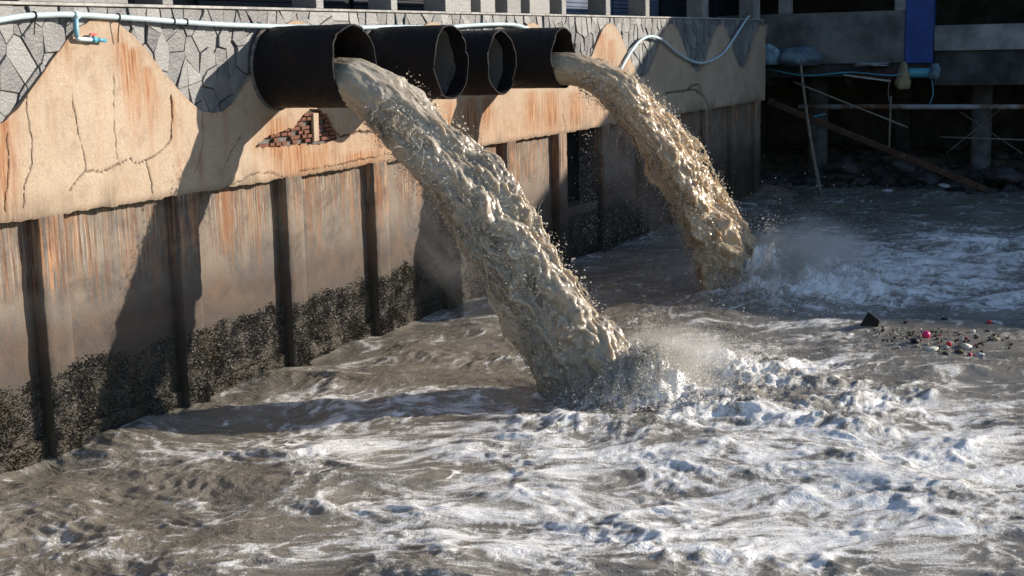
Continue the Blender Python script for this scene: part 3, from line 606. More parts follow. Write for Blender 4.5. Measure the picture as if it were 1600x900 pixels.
def jet_points(fr, n, qlo, qhi, rlo, rhi, alo=0.0, ahi=6.283, pw=1.0):
    d, P, T, B, N, rl, rn = fr; i0 = np.searchsorted(d, 0); m = len(d)
    i = (i0 + (m-1-i0)*(qlo+(qhi-qlo)*RNG.uniform(0, 1, n)**pw)).astype(int); a = RNG.uniform(alo, ahi, n); r = RNG.uniform(rlo, rhi, n)
    return P[i]+B[i]*(np.cos(a)*rl[i]*r)[:, None]+N[i]*(np.sin(a)*rn[i]*r)[:, None], T[i], (i-i0)/(m-1-i0)
def worm(p0, v0, n, step, r0, wob):
    P = [np.array(p0)]; v = np.array(v0, float); 
    for i in range(n): v = v + RNG.normal(0, wob, 3) + np.array([0, 0, -0.06]); v /= np.linalg.norm(v); P.append(P[-1]+v*step)
    return P, [r0*(1-0.6*i/n)*(1+0.35*math.sin(i*1.7)) for i in range(n+1)]
droplets = []; strings = MB()
def make_fall(idx, tubes, voxel, nb, label, mat, left_web):
    VV, Q, Tt, base = [], [], [], 0; frames = []
    for tb in tubes:
        V, F4, F3, fr = jet_tube(**tb); VV.append(V); Q.append(F4+base); Tt.append(F3+base); base += len(V); frames.append(fr)
    for fr in frames:
        C_, D_, q = jet_points(fr, nb, 0.2, 1.0, 0.95, 1.25, pw=0.6); R3 = np.clip(RNG.lognormal(math.log(0.017), 0.45, nb)*(0.5+q), voxel*1.05, 0.05)
        V, F3 = blobs(C_, R3, D_); VV.append(V); Tt.append(F3+base); base += len(V)
    # ragged strings of water torn off all round, most of all on the lower side
    for _ in range(left_web):
        low_ = RNG.uniform() < 0.75
        C_, D_, q = jet_points(frames[0] if low_ else frames[RNG.integers(len(frames))], 1, 0.12, 1.0, 0.9, 1.15, *((2.7, 5.1) if low_ else (0, 6.28)), 0.75)
        out = np.array([-0.5*RNG.uniform(), 0.6*RNG.uniform(-.3, 1), -0.3*RNG.uniform()]) if low_ else RNG.normal(0, .4, 3)
        P, rr = worm(C_[0], D_[0]*0.5+out, RNG.integers(5, 20), 0.026, RNG.uniform(0.002, 0.006)*(1 if idx == 0 else 1.3), 0.20); strings.tube(P, rr, 5)
    me = remeshed('water_fall', np.concatenate(VV), np.concatenate(Q), np.concatenate(Tt), voxel, 1)
    o = link('water_fall', me, mat); recentre(o, (LAND[idx][0], LAND[idx][1], 0)); tag(o, label, 'water jet', 'falls from the drain pipes')
    for fr in frames:
        C_, D_, q = jet_points(fr, 5200, 0.1, 1.0, 1.0, 1.4, pw=0.7); C_ += RNG.normal(0, .05, C_.shape); droplets.append((C_, RNG.lognormal(math.log(0.0050), 0.55, len(C_))))
        C_, D_, q = jet_points(fr, 5200, 0.12, 1.0, 1.0, 1.8, 2.8, 5.0, 0.7); C_ += RNG.normal(0, .07, C_.shape); droplets.append((C_, RNG.lognormal(math.log(0.0036), 0.45, len(C_))))
    return frames
fr1 = make_fall(0, [dict(u0=16.43, zc=4.07, s0=.51, k=.20, drift=.13, lat=([0, .3, .7, 1], [.46, .44, .37, .36]), nrm=([0, .3, .7, 1], [.31, .33, .33, .33]), amp=([0, .12, .4, .7, 1], [.015, .06, .13, .18, .20]), dmax=3.55, seed=100),
                    dict(u0=16.27, zc=3.98, s0=.57, k=.235, drift=.08, lat=([0, .4, 1], [.22, .27, .26]), nrm=([0, .4, 1], [.18, .26, .26]), amp=([0, .12, .4, .7, 1], [.01, .05, .13, .19, .22]), dmax=3.28, seed=140, nl=240, nt=140)],
                0.0135, 140, 'thick grey brown fall of foul water arching from the nearest pipe', JET_A, 260)
fr2 = make_fall(1, [dict(u0=23.42, zc=4.07, s0=.0, k=.51, drift=.38, lat=([0, .3, .7, 1], [.36, .34, .34, .44]), nrm=([0, .3, .7, 1], [.28, .28, .30, .40]), amp=([0, .12, .4, .7, 1], [.015, .06, .13, .18, .22]), dmax=2.98, seed=200),
                    dict(u0=23.7, zc=4.07, s0=.0, k=.48, drift=.56, lat=([0, .3, .7, 1], [.20, .22, .26, .36]), nrm=([0, .3, .7, 1], [.24, .22, .26, .36]), amp=([0, .1, .4, .7, 1], [.02, .09, .16, .22, .26]), dmax=3.05, seed=240, nl=240, nt=140)],
                0.019, 110, 'narrow tan fall of foul water plunging from the farthest pipe', JET_B, 180)

# splash crowns where the falls strike: thrown strings and drops
def make_splash(idx, n, spread, hgt):
    lx, ly = LAND[idx]; lx += 0.30; ly -= 0.55
    for _ in range(n):
        an = RNG.normal(-0.8, 1.3); r0 = abs(RNG.normal(.6, .35))*spread; p0 = (lx+math.cos(an)*r0*1.1, ly+math.sin(an)*r0*.8)
        P, rr = worm((*p0, water_z(*p0)-.02), (math.cos(an)*.45+RNG.normal(0, .2), math.sin(an)*.45, RNG.uniform(.5, 1.6)), RNG.integers(3, 12), 0.026*hgt, RNG.uniform(.002, .007)*hgt, 0.20); strings.tube(P, rr, 5)
    m = 22000; a = RNG.normal(-0.6, 1.25, m); r = np.abs(RNG.normal(0.5, 0.5, m))*spread*1.4; zz = np.abs(RNG.normal(0, .20, m))*hgt*np.exp(-(r/spread/1.7)**2)*1.3
    C_ = np.stack([lx+np.cos(a)*r*1.3, ly+np.sin(a)*r, zz], -1); C_[:, 2] += np.array([water_z(c_[0], c_[1]) for c_ in C_])
    droplets.append((C_, RNG.lognormal(math.log(0.0034), 0.5, m)*(1+.2*idx)))
make_splash(0, 900, 1.15, 1.0)
for (lx, ly, sz, m) in ((LAND[0][0]+.05, LAND[0][1]-.35, 1.1, 26000), (LAND[1][0]+.3, LAND[1][1]-.4, 1.3, 12000)):      # dense low spray fanning off each foot, in bursts
    a = RNG.normal(-1.8, 1.1, m); bur = 0.35+1.1*np.abs(perlin2(np.cos(a)*3.5, np.sin(a)*3.5+sz*7, 93)); t = RNG.uniform(0, 1, m)**0.7
    r = (0.42+(0.25+0.75*RNG.uniform(0, 1, m))*t*0.75)*sz; zz = bur*0.62*sz*t*(1.25-t)*RNG.uniform(.3, 1.3, m)
    C_ = np.stack([lx+np.cos(a)*r*1.1, ly+np.sin(a)*r*.85, zz], -1); C_[:, 2] += np.array([water_z(c_[0], c_[1]) for c_ in C_])-.01; droplets.append((C_, RNG.lognormal(math.log(0.0042), 0.5, m)*(.7+.3*sz)))
make_splash(1, 500, 1.4, 1.05)
sheets = {}
def add_sheet(V, keep, nu_, nv_, which):
    """a perforated film of water: grid vertices V, boolean keep per vertex"""
    sv, sf = sheets.setdefault(which, ([], [])); n0 = sum(len(v_) for v_ in sv)
    F_ = grid_faces(nu_, nv_); F_ = F_[keep[F_].sum(1) >= 3]; sv.append(V); sf.append(F_+n0)
def web(p, seed, sc):                                   # 0..1, high along a net of filaments
    w = p+0.5/sc*np.stack([perlin3(p*sc*0.7+k_*9, seed+k_) for k_ in range(3)], -1)
    return np.maximum(1-np.abs(perlin3(w*sc, seed+5))*2.6, 0.92*(1-np.abs(perlin3(w*sc*2.1, seed+6))*2.4))
def jet_veil(which, fr, f0, f1, a0, a1, seed, thr, q0=0.12):
    d, P, T, B, N, rl, rn = fr; ii = np.nonzero(d > q0*d[-1])[0]; nv_ = 115; aa = np.linspace(a0, a1, nv_); q = d[ii]/d[-1]
    rep_ = np.repeat(ii, 2); P2 = P[rep_]; B2 = B[rep_]; N2 = N[rep_]; q2 = np.repeat(q, 2); P2[1:-1:2] = (P2[1:-1:2]+P2[2::2])/2
    fac = f0+(f1-f0)*q2; an = aa[None]; ax = np.cos(an)*rl[rep_][:, None]; az = np.sin(an)*rn[rep_][:, None]
    V = P2[:, None]+B2[:, None]*(ax*fac[:, None])[..., None]+N2[:, None]*(az*fac[:, None])[..., None]; V = V.reshape(-1, 3)
    lp = V*np.array([1, .8, .8]); V = V + 0.10*np.stack([perlin3(lp*2.4+k_*7, seed+20+k_) for k_ in range(3)], -1) + 0.03*np.stack([perlin3(lp*8+k_*7, seed+30+k_) for k_ in range(3)], -1)
    e = np.minimum(1, np.minimum(np.arange(nv_), nv_-1-np.arange(nv_))/19.0); t_ = np.broadcast_to(e[None], (len(rep_), nv_)).ravel(); patchy = perlin3(V*1.7, seed+40)
    add_sheet(V, web(V*np.array([1, .75, .75]), seed, 5.5) > thr-0.35*patchy+(1-t_)*0.5, len(rep_), nv_, which)
for k_, (f0, f1) in enumerate([(1.0, 1.06), (1.06, 1.25), (1.15, 1.55)]): jet_veil(0, fr1[0], f0, f1, (2.2, 3.0, 3.3)[k_], 5.2, 300+50*k_, 0.70+0.05*k_); jet_veil(0, fr1[1], f0, f1, (2.4, 3.0, 3.3)[k_], 5.2, 500+50*k_, 0.70+0.06*k_)
for k_, (f0, f1) in enumerate([(1.0, 1.1), (1.12, 1.5)]): jet_veil(1, fr2[0], f0, f1, (2.4, 3.2)[k_], 5.2, 700+50*k_, 0.74+0.05*k_)
jet_veil(1, fr2[1], 1.03, 1.25, -1.2, 2.0, 820, 0.78)
jet_veil(0, fr1[0], 1.02, 1.12, -0.9, 2.0, 840, 0.84, 0.4)
def crown(cx, cy, r0, flare, H, seed, thr):
    na, nh = 310, 56; A_, T2 = np.meshgrid(np.linspace(0, 2*math.pi, na), np.linspace(0, 1, nh), indexing='ij'); a_, t_ = A_.ravel(), T2.ravel()
    side = 0.55+0.65*np.clip(np.cos(a_+1.75), -0.35, 1); hh = H*side*(0.55+0.9*np.abs(perlin2(np.cos(a_)*2.3+seed, np.sin(a_)*2.3, seed)))
    r = r0+flare*t_**1.3*(0.6+0.8*np.abs(perlin2(np.cos(a_)*2+9, np.sin(a_)*2+seed, seed+1)))
    V = np.stack([cx+np.cos(a_)*r*1.15, cy+np.sin(a_)*r*0.85, -0.06+hh*t_**0.75], -1)
    V = V + 0.06*np.stack([perlin3(V*4+k_*7, seed+20+k_) for k_ in range(3)], -1) + 0.025*np.stack([perlin3(V*12+k_*7, seed+30+k_) for k_ in range(3)], -1)
    add_sheet(V, web(V, seed, 7.0) > thr-0.30*(1-t_)**1.5+0.30*t_-0.3*perlin3(V*2.5, seed+40), na, nh, 2)
for k_ in range(5): crown(LAND[0][0]+.05+.06*k_, LAND[0][1]-.05-.14*k_, .40+.15*k_, .25+.1*k_, .50-.06*k_, 900+60*k_, .66)
for k_ in range(5): crown(LAND[1][0]+.08+.12*k_, LAND[1][1]-.05-.18*k_, .40+.2*k_, .35+.15*k_, .62-.09*k_, 1200+60*k_, .66)
for w_, (mt_, lab_) in enumerate([(FILM_A, 'ragged lacy films of water torn off the near fall'), (FILM_B, 'ragged lacy films of water torn off the far fall'), (SPLASH, 'ragged white films of water thrown up at both impacts')]):
    SV, SF = np.concatenate(sheets[w_][0]), np.concatenate(sheets[w_][1]); used = np.unique(SF); rm_ = np.full(len(SV), -1); rm_[used] = np.arange(len(used))
    o = link('torn_film', mesh_np('torn_film', SV[used], rm_[SF], True), mt_); tag(o, lab_, 'spray', None, 'stuff')
    md = o.modifiers.new('thickness', 'SOLIDIFY'); md.thickness = 0.007; md.offset = 0
tag(strings.build('torn_water', SPLASH, None, 0, True), 'thin strings of torn water hanging off the two falls and their splashes', 'spray', None, 'stuff')
# drips before the wall opening and fine spray drifting past the far fall
C_ = np.stack([RNG.normal(27.4, .12, 160), RNG.normal(-.3, .1, 160), RNG.uniform(.3, 2.7, 160)], -1); droplets.append((C_, RNG.uniform(.006, .013, 160)))
C_ = np.stack([RNG.uniform(26, 31, 900), RNG.normal(-.9, .5, 900), np.abs(RNG.normal(.5, .8, 900))], -1); droplets.append((C_, RNG.uniform(.005, .010, 900)))
C_ = np.stack([RNG.normal(26.9, 1.6, 1500), RNG.normal(-5.0, 1.0, 1500), np.abs(RNG.normal(0, .75, 1500))], -1); droplets.append((C_, RNG.uniform(.003, .008, 1500)))
# drops hopping on the rough water
nd = 9000; C_ = np.stack([RNG.uniform(8.5, 21, nd), RNG.uniform(-10.5, -.6, nd), np.zeros(nd)], -1); kp = perlin2(C_[:, 0]*1.2, C_[:, 1]*.8, 91)+.5*perlin2(C_[:, 0]*3, C_[:, 1]*3, 92) > 0.08; C_ = C_[kp]; C_[:, 2] = [water_z(a, b)+.002+abs(RNG.normal(0, .008)) for a, b in C_[:, :2]]; droplets.append((C_, RNG.uniform(.003, .0075, len(C_))))
C_ = np.concatenate([a for a, b in droplets]); R3 = np.clip(np.concatenate([b for a, b in droplets]), .002, .02); kz = C_[:, 2] > 0; C_, R3 = C_[kz], R3[kz]
OV = np.array([(1,1,1),(1,-1,-1),(-1,1,-1),(-1,-1,1)], float)*0.8; OF = np.array([(0,2,1),(0,1,3),(0,3,2),(1,2,3)]); OF = OF[:, ::-1]
V = (OV[None]*R3[:, None, None]*RNG.uniform(.7, 1.4, (len(C_), 4, 1))+C_[:, None]).reshape(-1, 3); F_ = (OF[None]+(np.arange(len(C_))*4)[:, None, None]).reshape(-1, 3)
o = link('spray', mesh_np('spray', V, F_, True), DROP); tag(o, 'flying droplets of dirty water around the two falls', 'spray', None, 'stuff')
# mist hanging over the two impacts
def mist(loc, size, dens, label, rot=(0, 0, 0)):
    bm = bmesh.new(); bmesh.ops.create_icosphere(bm, subdivisions=4, radius=1.0); me = bpy.data.meshes.new('mist'); bm.to_mesh(me); bm.free()
    m = bpy.data.materials.new('mist'); m.use_nodes = True; nt = m.node_tree; nt.nodes.remove(nt.nodes['Principled BSDF']); out = nt.nodes['Material Output']
    pv = nt.nodes.new('ShaderNodeVolumePrincipled'); pv.inputs['Color'].default_value = (.93, .93, .92, 1); pv.inputs['Anisotropy'].default_value = .2
    tc = nt.nodes.new('ShaderNodeTexCoord'); ln_ = nt.nodes.new('ShaderNodeVectorMath'); ln_.operation = 'LENGTH'; nt.links.new(tc.outputs['Object'], ln_.inputs[0])
    mr = nt.nodes.new('ShaderNodeMapRange'); mr.interpolation_type = 'SMOOTHSTEP'; nt.links.new(ln_.outputs['Value'], mr.inputs[0]); mr.inputs[1].default_value = 1.0; mr.inputs[2].default_value = 0.05; mr.inputs[3].default_value = 0; mr.inputs[4].default_value = 1
    ns = nt.nodes.new('ShaderNodeTexNoise'); nt.links.new(tc.outputs['Object'], ns.inputs['Vector']); ns.inputs['Scale'].default_value = 3.2; ns.inputs['Detail'].default_value = 4; ns.inputs['Roughness'].default_value = .65
    m2 = nt.nodes.new('ShaderNodeMapRange'); nt.links.new(ns.outputs[0], m2.inputs[0]); m2.inputs[1].default_value = .38; m2.inputs[2].default_value = .7; m2.inputs[3].default_value = 0; m2.inputs[4].default_value = dens
    mu = nt.nodes.new('ShaderNodeMath'); mu.operation = 'MULTIPLY'; nt.links.new(mr.outputs[0], mu.inputs[0]); nt.links.new(m2.outputs[0], mu.inputs[1]); nt.links.new(mu.outputs[0], pv.inputs['Density']); nt.links.new(pv.outputs[0], out.inputs['Volume'])
    o = link('mist', me, m); o.location = loc; o.scale = size; o.rotation_euler = rot; tag(o, label, 'mist', None, 'stuff')
mist((16.4, -3.05, 1.55), (.5, 2.1, .52), 1.2, 'pale veil of spray under the near fall', (math.radians(47), 0, 0))
mist((23.9, -2.95, 1.6), (.45, 2.0, .45), 0.8, 'pale veil of spray under the far fall', (math.radians(52), 0, 0))
mist((26.9, -5.0, 0.2), (3.2, 1.6, 1.0), 2.6, 'pale mist drifting off the far splash')
mist((17.6, -5.5, 0.2), (1.6, 1.2, 0.6), 3.4, 'pale mist over the near splash')

# ================================================================== WATER LINE AND HOSE ON THE WALL
WP = empty('water_pipe', tuple(at(118, 40, 1, -0.25)), 'pale plastic water pipe running along the top of the sea wall', 'pipe')
def wpts(L_, y): return [at(a, b, 1, y) for a, b in L_]
A = wpts([(-60,42),(0,31),(40,25),(80,23),(118,23),(200,28),(280,34),(340,38),(420,41)], -0.255) + wpts([(480,42),(560,43),(630,42),(690,43),(730,40),(775,38),(805,39),(826,45)], -0.25)
MB().tube(spline(A, 6), 0.034, 10).build('tube', PVC, WP, 0, True)
MB().tube(wpts([(114,24),(122,24)], -0.255), 0.046, 12).build('tee_joint', PVC, WP, 0, True)
dn = wpts([(118,26),(118.5,45),(119.5,58)], -0.255); MB().tube(dn, 0.032, 10).build('down_tube', PVC_B, WP, 0, True)
MB().tube(spline([dn[-1]]+wpts([(124,61),(145,62)], -0.262), 4), 0.026, 10).build('branch_tube', PVC, WP, 0, True)
tp = MB().tube(wpts([(143,61.8),(150,62)], -0.262), 0.035, 10).tube(wpts([(150,62),(165,63.5)], -0.262), 0.024, 10).build('tap', TEAL, WP, 0, True)
c0 = at(146, 59, 1, -0.262); m = MB().tube([c0, c0+np.array([0, 0, .035])], 0.012, 8).box(c0[0]-.05, c0[0]+.05, c0[1]-.015, c0[1]+.015, c0[2]+.03, c0[2]+.05); m.build('handle', RED, tp)
for (a, b, ln) in [(53, 24, 30), (184, 26.5, 40), (270, 33, 4), (290, 34.5, 3)]:
    c0 = at(a, b, 1, -0.255); m = MB(); m.tube([c0+np.array([0, math.cos(t)*.042, math.sin(t)*.042]) for t in np.linspace(0, 6.28, 13)], 0.008, 5, False)
    if ln > 10: m.tube(spline([c0+np.array([0, -.04, .0]), at(a+1, b+ln*.5, 1, -.262), at(a+.5, b+ln, 1, -.24)], 4), 0.007, 5)
    m.build('tie', BLACK, WP)
HS = MB().tube(spline(wpts([(968,112),(985,82),(1000,64),(1016,57),(1035,63),(1060,84),(1085,97),(1105,97),(1130,83),(1150,55),(1167,29)], -0.27)+[at(1172, 25, 1, 0.1)], 6), 0.036, 10).build('hose', PVC, None, 0, True)
recentre(HS, tuple(at(1085, 97, 1, -0.27))); tag(HS, 'pale blue hose looping in a wave over the far end of the sea wall', 'hose')

# ================================================================== FAR BUILDING ON STILTS (shades the far water)
BX = 44.0
FB = empty('waterfront_building', (48, -10, 0), 'grey concrete building on stilts over the water at the far end', 'building')
CONC_F = simple('mid_grey_concrete', (0.15, 0.145, 0.14), 0.9, 0.45, 1.1, 0.5)  # darker concrete tone for the far front
MB().box(BX, BX+.3, -3.76, 14, 3.72, 5.28).build('wall', CONC_F, FB, .01)
MB().box(BX, BX+.3, -42, -4.62, 4.05, 4.80).build('wall', simple('pale_concrete', (0.24, 0.24, 0.235), .9, .4, 1.2, .4), FB, .01)
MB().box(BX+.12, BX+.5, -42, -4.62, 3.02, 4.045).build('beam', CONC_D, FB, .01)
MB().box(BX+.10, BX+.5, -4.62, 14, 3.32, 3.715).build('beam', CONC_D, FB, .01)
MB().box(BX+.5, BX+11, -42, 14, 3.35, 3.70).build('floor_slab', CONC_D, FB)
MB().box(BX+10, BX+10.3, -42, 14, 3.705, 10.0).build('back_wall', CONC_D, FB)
MB().box(BX, BX+10.3, -42, 14, 7.6, 10.1).build('upper_storey', CONC, FB)
MB().box(BX-.25, BX+10.6, -42.3, 14.3, 10.1, 10.3).build('roof', CONC, FB, .02)
for y_ in [2.6, -0.05, -3.62, -9.4, -14.2, -19, -24, -29, -34, -39]: MB().box(BX+.005, BX+.4, y_-.18, y_+.18, 4.81 if y_ < -4.6 else 5.285, 7.595).build('pier', CONC, FB, .01)
MB().box(BX+10.302-10.25, BX+10, 13.7, 14, 5.285, 7.595).build('side_wall', CONC_D, FB)
MB().box(BX-.06, BX+.35, -4.60, -3.78, 3.70, 7.6).build('blue_pillar', simple('blue_paint', (0.022, 0.062, 0.24), .5, .15, 3, .2), FB, .01)
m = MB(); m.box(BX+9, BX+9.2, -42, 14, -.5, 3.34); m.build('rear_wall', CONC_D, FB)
for k, y_ in enumerate([4.5, -0.6, -5.75, -10.8, -15.8, -20.8, -25.8, -30.8]):
    MB().tube([(BX+2.4, y_, -1), (BX+2.4, y_, 3.34)], .31, 24).build('column', simple('column_concrete', (0.13, 0.135, 0.145), .85, .35, 2.5, .4) if k == 0 else bpy.data.materials['column_concrete'], FB, 0, True)
    MB().box(BX+5.6, BX+6.1, y_-2.4, y_-1.9, -1, 3.34).build('pier', CONC_D, FB, .02)
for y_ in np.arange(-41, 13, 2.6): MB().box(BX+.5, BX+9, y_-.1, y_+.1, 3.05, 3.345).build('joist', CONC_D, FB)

# sandy bank under it
gx = np.linspace(34, 54, 90); gy = np.concatenate([np.linspace(-16, 0.4, 80), np.linspace(0.8, 16, 10)]); GX, GY = np.meshgrid(gx, gy, indexing='ij'); a, b = GX.ravel(), GY.ravel()
hz = -0.75 + 0.95*np.exp(-((a-41.5)/2.6)**2-((b+0.3)/1.7)**2) + 1.3*sstep(43.5, 49, a) + 0.12*fbm2(a*.8, b*.8, 4, 55)
o = link('sand_bank', mesh_np('sand_bank', np.stack([a, b, hz], -1), grid_faces(90, 90)), simple('sand', (0.20, 0.155, 0.115), .95, .35, 2.2, .6)); o['kind'] = 'structure'
RUST = Mat('pipe_paint', .5, .4); nn = RUST.noise(1.3, 5, .6); RUST.color(RUST.mix(RUST.ramp(nn, .45, .6), (0.30, 0.32, 0.33), (0.16, 0.085, 0.045))); RUST = RUST.m
WOOD = simple('weathered_wood', (0.10, 0.055, 0.038), .85, .35, 5, .5); BAMBOO = simple('bamboo', (0.20, 0.18, 0.145), .7, .3, 6, .3)
def bar(name, A_, B_, r, mat, label, cat, sides=9, taper=1.0, bend=0.0, n=7):
    A_, B_ = np.array(A_, float), np.array(B_, float); pts = [A_+(B_-A_)*t+np.array([0, bend*math.sin(math.pi*t), 0]) for t in np.linspace(0, 1, n)]
    o = MB().tube(pts, [r*(1+(taper-1)*t)*(1+.08*(i % 2)) for i, t in enumerate(np.linspace(0, 1, n))], sides).build(name, mat, None, 0, True); recentre(o, tuple(A_)); return tag(o, label, cat)
bar('service_pipe', at(1248, 167, 0, 43.7), (43.7, -20, at(1590, 169, 0, 43.7)[2]), .075, RUST, 'long horizontal pipe, rusty then white, under the far building', 'pipe', 12)
bar('bamboo_pole', at(1283, 308, 0, 41.2), at(1251, 100, 0, 41.2), .06, BAMBOO, 'leaning pale bamboo pole standing in the far shallows', 'pole', 9, .55, .05, 11)
a_, b_ = at(1200, 158, 0, 42.2), at(1540, 296, 0, 41.4); d_ = (b_-a_)/np.linalg.norm(b_-a_); up = np.array([0, .36, .93])
pl = MB(); q = np.cross(d_, up); q /= np.linalg.norm(q); up = np.cross(q, d_); w_, t_ = .085, .04
vv = [e+up*s1*w_+q*s2*t_ for e in (a_, b_) for s1, s2 in ((1,1),(1,-1),(-1,-1),(-1,1))]; pl.v = [tuple(v_) for v_ in vv]; pl.f = [(0,1,2,3),(4,7,6,5),(0,4,5,1),(1,5,6,2),(2,6,7,3),(3,7,4,0)]
recentre(tag(pl.build('plank', WOOD, None, .01), 'long brown plank slanting from the wall end to the water', 'plank'), tuple(b_))
bar('cane', at(1240, 128, 0, 42.8), at(1418, 199, 0, 42.8), .028, BAMBOO, 'thin cane slanting above the plank', 'pole')
bar('stake', at(1392, 150, 0, 43), at(1389, 240, 0, 43), .03, BAMBOO, 'thin upright stake near the middle of the plank', 'stake')
bar('batten', at(1318, 117, 0, 43.4), at(1392, 127, 0, 43.4), .03, simple('white_paint', (.5, .5, .48), .6), 'pale batten lying on the deck edge litter', 'batten')
bar('brace', at(1478, 240, 0, 45.5), at(1570, 165, 0, 45.5), .018, BAMBOO, 'thin brace rising past the round column', 'pole')
bar('brace', at(1500, 175, 0, 45.6), at(1598, 240, 0, 45.6), .018, BAMBOO, 'thin brace falling to the right of the round column', 'pole')
bar('scaffold_tube', at(1470, 214, 0, 45.3), at(1640, 220, 0, 45.3), .022, CONC, 'level scaffold tube behind the round column', 'pole')
def lump(name, loc, size, mat, label, cat, seed, sub=3, amp=.28, group=None, flat=0.0):
    bm = bmesh.new(); bmesh.ops.create_icosphere(bm, subdivisions=sub, radius=1.0); me = bpy.data.meshes.new(name); bm.to_mesh(me); bm.free()
    V = np.array([v.co for v in me.vertices]); d = 1+amp*perlin3(V*1.3+seed*5.1, seed)*1.6+amp*.6*perlin3(V*3.1+seed, seed+1); V = V*d[:, None]; V[:, 2] = np.maximum(V[:, 2], -.6+flat); V *= np.array(size)
    me.vertices.foreach_set('co', V.astype(np.float32).ravel()); me.polygons.foreach_set('use_smooth', np.ones(len(me.polygons), bool)); me.update()
    o = link(name, me, mat); o.location = loc; o.rotation_euler = (0, 0, seed*1.3); return tag(o, label, cat, group)
TARP = simple('blue_grey_tarp', (0.13, 0.18, 0.23), .5, .3, 5, .6); BAG = simple('white_plastic', (.55, .58, .60), .45, .2, 9, .4)
lump('tarp_bundle', at(1250, 92, 0, 43.4), (.5, .95, .36), TARP, 'large blue grey tarpaulin bundle on the far deck edge', 'bundle', 1)
lump('plastic_bag', at(1204, 90, 0, 43.2), (.3, .38, .36), simple('pale_blue_plastic', (.32, .50, .58), .4, .3, 8, .6), 'pale blue plastic bag beside the tarpaulin bundle', 'bag', 2)
lump('plastic_sheet', at(1366, 101, 0, 43.5), (.3, .55, .07), simple('dull_plastic', (.26, .28, .30), .5, .25, 8, .4), 'flattened pale plastic sheet on the deck edge near the blue pillar', 'plastic', 3, 3, .45)
lump('foam_block', at(1411, 126, 0, 43.5), (.2, .30, .42), simple('yellowed_foam', (.30, .25, .15), .8, .2, 6, .4), 'yellowed foam block hanging below the blue pillar', 'foam', 4, 3, .35)
lump('cloth_bundle', at(1370, 117, 0, 43.7), (.25, .85, .22), simple('brown_cloth', (.07, .04, .035), .9), 'dark brown cloth heap on the deck edge', 'cloth', 5)
bar('teal_tube', at(1418, 114, 0, 43.6), at(1458, 114, 0, 43.6), .14, TEAL, 'short teal tube lying under the blue pillar', 'tube', 14)
lump('plastic_bag', at(1461, 114, 0, 43.4), (.15, .18, .30), TARP, 'grey plastic bag hung at the end of the teal tube', 'bag', 6)
ROCK = simple('wet_rock', (.055, .052, .05), .7, .4, 5, .6)
for i, (a, b, s, lab) in enumerate([(1220, 295, .34, 'dark wet rock lying highest on the sand bank'), (1190, 312, .3, 'flat dark rock at the water edge of the sand bank'), (1265, 287, .4, 'dark rock right of the sand bank crest'), (1345, 286, .35, 'dark boulder under the slanting plank'), (1410, 262, .45, 'rubble boulder below the middle of the plank'), (1450, 282, .3, 'dark rock near the low end of the plank'), (1320, 262, .5, 'large rubble boulder behind the bamboo pole'), (1570, 275, .5, 'dark rubble boulder right of the round column')]):
    p0 = at(a, b, 0, 41.6 if i < 2 else 43.8); lump('rock', p0, (s, s*1.1, s*.6), ROCK, lab, 'rock', 10+i, 3, .4, 'rocks under the far building')
for i, (a, b, lab) in enumerate([(1385, 299, 'white scrap floating before the far rubble'), (1476, 291, 'white scrap near the low end of the plank')]): lump('plastic_scrap', at(a, b, 0, 42), (.12, .22, .06), BAG, lab, 'litter', 30+i, 2, .5)

ICO1 = None; bm = bmesh.new(); bmesh.ops.create_icosphere(bm, subdivisions=1, radius=1.0); I1V = np.array([v.co for v in bm.verts]); I1F = np.array([[v.index for v in f.verts] for f in bm.faces]); bm.free()
nr = 260; rc = np.stack([RNG.uniform(42.5, 50, nr), RNG.uniform(-9.5, .6, nr), np.zeros(nr)], -1); rs = RNG.lognormal(math.log(.17), .45, nr)
rc[:, 2] = -0.1 + 0.11*(rc[:, 0]-42.5) + RNG.uniform(-.1, .12, nr); RV = (I1V[None]*(rs[:, None, None]*RNG.uniform(.55, 1.25, (nr, 12 if len(I1V) == 12 else len(I1V), 1)))*np.array([1, 1.2, .65])+rc[:, None]).reshape(-1, 3)
tag(link('rubble', mesh_np('rubble', RV, (I1F[None]+(np.arange(nr)*len(I1V))[:, None, None]).reshape(-1, 3), False), ROCK), 'dark broken rubble heaped under the far building', 'rubble', None, 'stuff')
def rope(pts, X, r, mat, lab):
    P = spline([at(a, b, 0, X) for a, b in pts], 6); recentre(tag(MB().tube(P, r, 6).build('rope', mat, None, 0, True), lab, 'rope'), tuple(P[0]))
rope([(1200, 108), (1260, 118), (1330, 113), (1392, 118), (1420, 112)], 43.3, .022, TEAL, 'teal rope sagging along the deck edge')
rope([(1390, 120), (1388, 150), (1394, 168)], 43.35, .015, BAMBOO, 'short pale cord hanging from the deck to the pipe')
rope([(1455, 120), (1458, 145), (1452, 166)], 43.4, .016, TEAL, 'teal cord hanging below the blue pillar')
rope([(1205, 155), (1225, 172), (1262, 183), (1290, 178)], 42.6, .03, TEAL, 'teal netting rope draped over the high end of the plank')
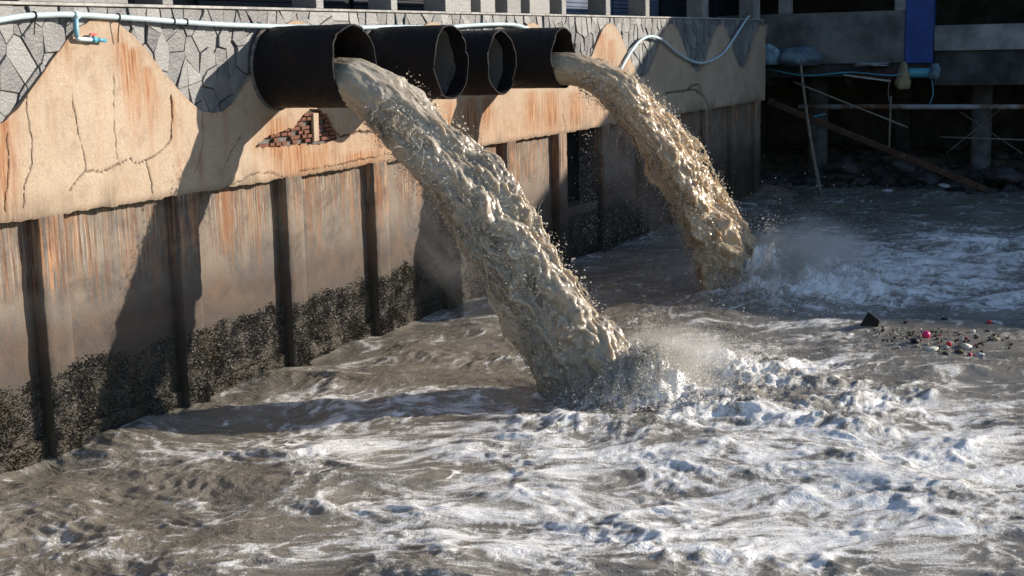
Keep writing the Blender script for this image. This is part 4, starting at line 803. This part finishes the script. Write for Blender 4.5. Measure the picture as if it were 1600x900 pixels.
# ================================================================== FLOATING LITTER
PINK = simple('pink_plastic', (.75, .02, .16), .35, .1, 8, 0, .5); OFF = simple('dirty_white', (.52, .50, .44), .7, .2, 9, .4)
def afloat(a, b, dz=0.0): p0 = at(a, b, 2, 0.05); return (p0[0], p0[1], water_z(p0[0], p0[1])+dz)
o = lump('ball', afloat(1447, 528, .04), (.062, .062, .062), PINK, 'bright pink ball floating in the litter', 'ball', 40, 3, 0.0, None, -1)
p0 = afloat(1358, 505, .0); pl = MB(); pl.v = [(p0[0]+dx, p0[1]+dy, p0[2]+dz) for dx, dy, dz in ((.0, .17, -.05), (.05, .03, .22), (-.03, -.17, .10), (-.05, -.13, -.06), (.14, .15, -.06), (.13, .04, .19), (.10, -.16, .08), (.10, -.13, -.06))]
pl.f = [(0,1,2,3),(4,7,6,5),(0,4,5,1),(1,5,6,2),(2,6,7,3),(3,7,4,0)]; recentre(tag(pl.build('crate_fragment', BLACK, None, .008), 'broken black plastic fragment poking up from the water', 'fragment'), p0)
for i, (a, b, s, mt, nm, lab) in enumerate([(1428, 534, (.09, .12, .06), BLACK, 'bag', 'dark bag floating left of the pink ball'), (1455, 545, (.10, .15, .07), OFF, 'foam_block', 'off white foam block just below the pink ball'), (1483, 537, (.05, .06, .04), RED, 'cup', 'red scrap floating right of the pink ball'), (1479, 542, (.05, .06, .05), OFF, 'scrap', 'small white scrap under the red one'), (1478, 549, (.07, .07, .04), ROCK, 'clump', 'dark weed clump right of the foam block'),
     (1508, 540, (.09, .15, .06), OFF, 'carton', 'pale flattened carton right of the red scrap'), (1500, 545, (.08, .06, .05), simple('weed', (.10, .085, .04), .9), 'clump', 'olive weed clump against the pale carton'), (1515, 548, (.05, .06, .05), RED, 'scrap', 'red scrap at the foot of the pale carton'), (1531, 547, (.07, .08, .05), BAG, 'bag', 'crumpled white bag at the right end of the litter'), (1546, 502, (.05, .06, .05), RED, 'scrap', 'lone red scrap floating farther out'), (1556, 502, (.05, .18, .04), BAG, 'bottle', 'pale bottle lying beside the lone red scrap'),
     (1520, 518, (.05, .06, .05), OFF, 'cup', 'pale cup adrift above the carton'), (1545, 515, (.06, .09, .05), ROCK, 'bag', 'dark bag adrift right of the pale cup'), (1556, 530, (.06, .08, .05), simple('tan_foam', (.36, .30, .20), .8), 'foam_block', 'tan foam lump at the far right of the litter'), (1534, 536, (.06, .10, .04), BLACK, 'bag', 'small black bag left of the tan foam lump'), (1476, 497, (.06, .08, .03), ROCK, 'stick', 'dark scrap floating above the pink ball')]):
    lump(nm, afloat(a, b, .01), tuple(.78*k_ for k_ in s), mt, lab, 'litter', 50+i, 2, .4, 'floating litter')
n = 150; a = RNG.uniform(0, 1, n); cx = 1365+a*215; cy = 515+18*np.sin(a*2.2)+RNG.normal(0, 9, n); m = MB()
for i in range(n):
    p0 = afloat(cx[i], cy[i], .012); s = RNG.uniform(.005, .018); m.box(p0[0]-s, p0[0]+s, p0[1]-s*1.4, p0[1]+s*1.4, p0[2]-.012, p0[2]+.012, s*.5)
M = Mat('litter_bits', .7, .3); r = M.island(); c = M.mix(M.ramp(r, .55, .75), (.03, .028, .025), (.45, .42, .37)); c = M.mix(M.ramp(r, .94, .97), c, (.5, .06, .07)); M.color(c)
tag(m.build('litter_specks', M.m), 'countless small specks of litter drifting on the water', 'litter', None, 'stuff')
